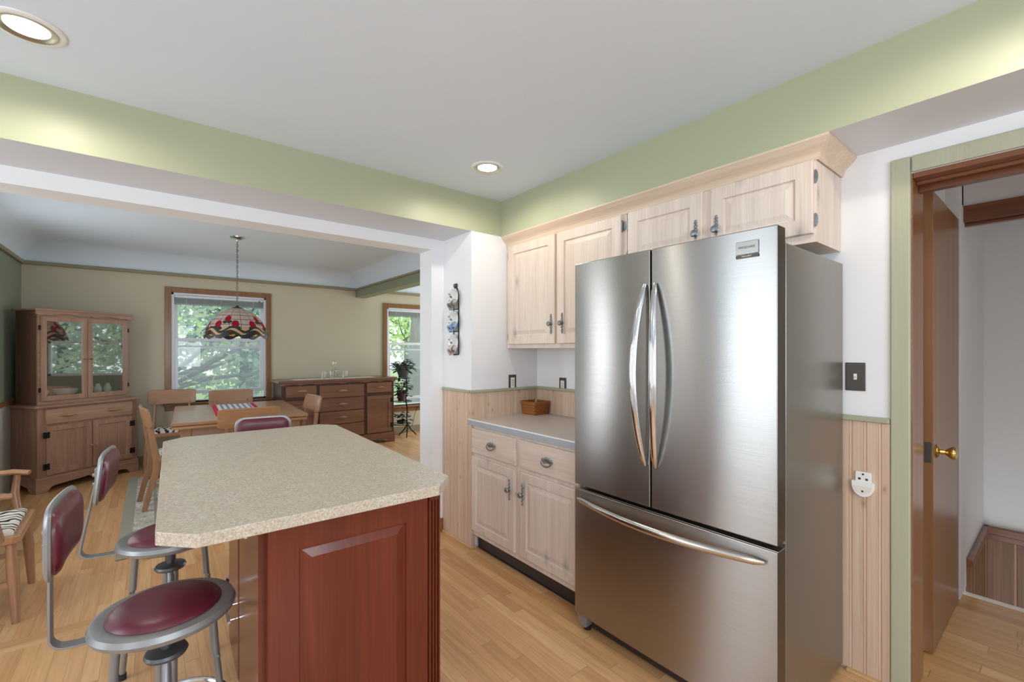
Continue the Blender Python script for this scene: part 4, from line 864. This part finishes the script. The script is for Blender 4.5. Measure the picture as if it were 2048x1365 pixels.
for z, mt, lb in ((1.775, 'plate_blossom', 'top round plate with a dark tree design in the wall rack'), (1.607, 'plate_sea', 'middle round plate with a pale blue design in the wall rack'), (1.435, 'plate_garden', 'bottom round plate with black and pink spots in the wall rack')):
    m = MB(); m.X = Matrix.Rotation(R(-90), 4, 'Z') @ Matrix.Rotation(R(82), 4, 'X'); m.lathe([(.045, -.0), (.05, .0), (.074, .010), (.077, .010), (.077, .012), (.073, .0125), (.05, .004), (.02, .0035)], 36)
    o = tag(m.build('plate', mt, smooth=50), lb, 'plate', 'plates in the wall rack'); o.location = (1.767-.022, 2.865, z)
def outlet(name, label, cat, loc, rz, kind):
    t = T(name, label, cat, loc, rz); MB().box(-.036, .036, -.005, 0, -.061, .061).build('cover_plate', 'dark_plate', t, .003)
    if kind == 'o':
        d = MB().box(-.019, .019, -.008, -.004, -.040, .040).build('receptacle', 'ivory', t, .003)
        m = MB()
        for z in (-.017, .017):
            for x in (-.006, .006): m.box(x-.0012, x+.0012, -.0086, -.0075, z-.004, z+.006)
        m.box(-.004, .004, -.0086, -.0075, -.003, .003); m.build('slots', 'black', d)
    else:
        m = MB(); m.box(-.006, .006, -.007, -.004, -.013, .013); m.X = Matrix.Rotation(R(-20), 4, 'X'); m.box(-.004, .004, -.018, -.004, -.005, .005); m.build('toggle', 'ivory', t, .001)
    m = MB()
    for z in ((0,) if kind == 'o' else (-.042, .042)): m.cyl((0, -.009 if kind == 'o' else -.0065, z), (0, -.004, z), .003, n=10)
    m.build('screw', 'dark_plate', t)
outlet('wall_outlet', 'dark framed outlet on the white chase wall left of the basket', 'outlet', (2.137, YC-.013 if False else YC, 1.150), 0, 'o')
outlet('wall_outlet', 'dark framed outlet on the wall right of the basket near the refrigerator', 'outlet', (XR, 2.372, 1.131), -90, 'o')
outlet('light_switch', 'bronze toggle light switch plate on the white wall beside the refrigerator', 'light switch', (XR, .591, 1.283), -90, 's')
wb = T('wall_bracket', 'white plastic charger bracket screwed to the beadboard by the doorway', 'wall bracket', (XR-.010, .560, .825), -90)
m = MB(); m.prism([(-.027, .053), (.027, .053), (.028, .045), (.028, -.0), (-.028, 0), (-.028, .045)], -.010, 0, 'y'); p = [(.040*cos(a), -.003+.050*sin(a)) for a in [pi+pi*j/14 for j in range(15)]]+[(.040, .012), (-.040, .012)]
m.prism(p, -.018, 0, 'y'); m.build('body', 'white_plastic', wb, .003)
m = MB(); p = [(.031*cos(a), -.006+.034*sin(a)) for a in [pi+pi*j/14 for j in range(15)]]; m.prism(p, -.0195, -.017, 'y'); m.build('cradle', 'ivory', wb)
m = MB(); m.cyl((0, -.012, .043), (0, -.008, .043), .004, n=12); m.cyl((0, -.0205, -.028), (0, -.017, -.028), .004, n=12); m.build('screw', 'dark_plate', wb)
m = MB(); m.box(-.017, -.008, -.0108, -.008, .018, .027); m.box(.008, .017, -.0108, -.008, .018, .027); m.build('contact', 'dark_plate', wb)
# ================================================================ windows out of view, some added for fill light (frames where the daylight comes in)
def simple_win(name, axis, c, a0, a1, z0, z1, th):
    m = MB(); f = .05; n = 2
    def bx(p, q, r, s):
        if axis == 'x': m.box(c, c+th, p, q, r, s)
        else: m.box(p, q, c, c+th, r, s)
    bx(a0, a0+f, z0, z1); bx(a1-f, a1, z0, z1); bx(a0, a1, z0, z0+f); bx(a0, a1, z1-f, z1); bx(a0, a1, (z0+z1)/2-.02, (z0+z1)/2+.02)
    st(m.build(name, 'vinyl_white'))
simple_win('window_3', 'x', -2.36, 1.7, 2.6, .7, 2.2, .04); simple_win('window_4', 'x', -2.36, -1.0, .3, .7, 2.2, .04); simple_win('window_5', 'y', -1.96, -1.0, 1.2, .85, 2.15, .04)
simple_win('window_6', 'x', XL-.07, 3.7, 4.2, .7, 2.1, .04); simple_win('window_9_added', 'x', XL-.07, 4.75, 5.85, .7, 2.2, .04); simple_win('window_10_added', 'x', 5.23, 5.45, 6.75, .6, 2.25, .04); simple_win('window_7', 'x', 5.23, 3.3, 5.2, .86, 2.25, .04); simple_win('window_8_added', 'y', -1.96, 2.7, 3.5, .9, 2.1, .04)  # extra dining, extra living room and landing windows are added to brighten the rooms
# ================================================================ outdoors
SB('ground_lawn', 'grass', (-14, 26, YF+.3, 40, -1.0, -.45))
def tree(label, x, y, h, crown, n, lm, seed, trunk=.12, z0=-.45, zc=None, branch=None, lsz=.16, limbs=()):
    r = random.Random(seed); t = T('tree', label, 'tree', (x, y, z0)); m = MB(); bm = 'branch' if trunk < .2 else 'bark'
    m.tube([(0, 0, 0), (trunk*.3, 0, h*.3), (-trunk*.2, trunk*.2, h*.62), (0, 0, h*.9)], [trunk*1.2, trunk, trunk*.75, trunk*.2], 14, mi=0); m.build('trunk', bm, t, smooth=60)
    m = MB(); ends = []
    for k in range(branch or 9):
        a = r.uniform(0, 2*pi); b0 = h*r.uniform(.18, .6); l = crown*r.uniform(.7, 1.1); e = (l*cos(a), l*sin(a), b0+l*r.uniform(.35, .8)); md = (e[0]*.5+r.uniform(-.15, .15), e[1]*.5, b0+(e[2]-b0)*.35+.1)
        m.tube([(0, 0, b0), md, e], [trunk*.38, trunk*.26, .012], 7); ends += [md, e, tuple((Vector(md)+Vector(e))/2)]
    for lb in limbs: m.tube([(px-x, py-y, pz-z0) for px, py, pz in lb], [.05-.04*k/(len(lb)-1) for k in range(len(lb))], 8)
    m.build('branches', bm, t, smooth=60)
    m = MB(); zc = zc or h*.62
    for k in range(n):
        a = r.uniform(0, 2*pi); u = r.uniform(-1, 1); q = r.random()**.4; c = Vector((crown*q*math.sqrt(1-u*u)*cos(a), crown*q*math.sqrt(1-u*u)*sin(a), zc+h*.40*q*u))
        d = Vector((r.uniform(-1, 1), r.uniform(-1, 1), r.uniform(-1, .3))).normalized(); s = d.cross(Vector((r.uniform(-1, 1), r.uniform(-1, 1), r.uniform(-1, 1)))).normalized(); l = lsz*r.uniform(.6, 1.3)
        m.add([tuple(c), tuple(c+d*l*.5+s*l*.3), tuple(c+d*l), tuple(c+d*l*.5-s*l*.3)], [(0, 1, 2, 3)])
    m.build('foliage', lm, t, smooth=0)
tree('branching maple just outside the window behind the stained glass lamp', -.35, 9.4, 4.2, 2.1, 2600, 'maple_leaf', 11, .11, branch=12, lsz=.12, limbs=(((-.3, 9.2, .45), (.1, 8.9, .75), (.55, 8.8, 1.02), (1.0, 8.8, 1.2), (1.75, 8.9, 1.52)), ((.1, 8.9, .72), (.7, 8.8, .93), (1.3, 8.8, .98), (1.8, 8.9, 1.12)), ((-.1, 9.1, .65), (.45, 8.9, 1.2), (.8, 8.9, 1.55), (1.3, 8.9, 2.0)), ((.5, 8.8, 1.0), (.9, 8.8, 1.3), (1.2, 8.9, 1.42), (1.7, 8.9, 1.9))))
tree('blue green spruce beyond the maple outside the middle window', 2.2, 15.5, 7.5, 2.2, 4600, 'spruce_leaf', 12, .16, zc=3.2, lsz=.22)
tree('bright leafy tree filling the left part of the middle window', -2.7, 14.8, 7.5, 2.4, 4600, 'maple_leaf', 13, .16, zc=3.6, lsz=.22)
tree('lime green tree beyond the spruce outside', 3.4, 21.6, 8, 3.2, 4200, 'lime_leaf', 14, .15, zc=3.8, lsz=.26)
tree('thick grey tree trunk close outside the window behind the potted plants', 6.35, 12.2, 9, 3.2, 2600, 'lime_leaf', 15, .46, zc=6.6, lsz=.2)
tree('lime green tree far behind the thick trunk outside', 11, 23, 8, 3.2, 4200, 'lime_leaf', 16, .15, zc=4.6, lsz=.26)
tree('bushy tree outside the living room window', 9.0, 3.4, 6, 2.0, 3600, 'maple_leaf', 17, .15, zc=2.6, lsz=.18)
tree('grey green tree outside the living room window', 13.6, -.6, 7, 2.6, 3600, 'spruce_leaf', 18, .15, zc=3.2, lsz=.22)
SB('ground_lawn', 'grass', (5.6, 26, -14, YF+.3, -1.0, -.45))
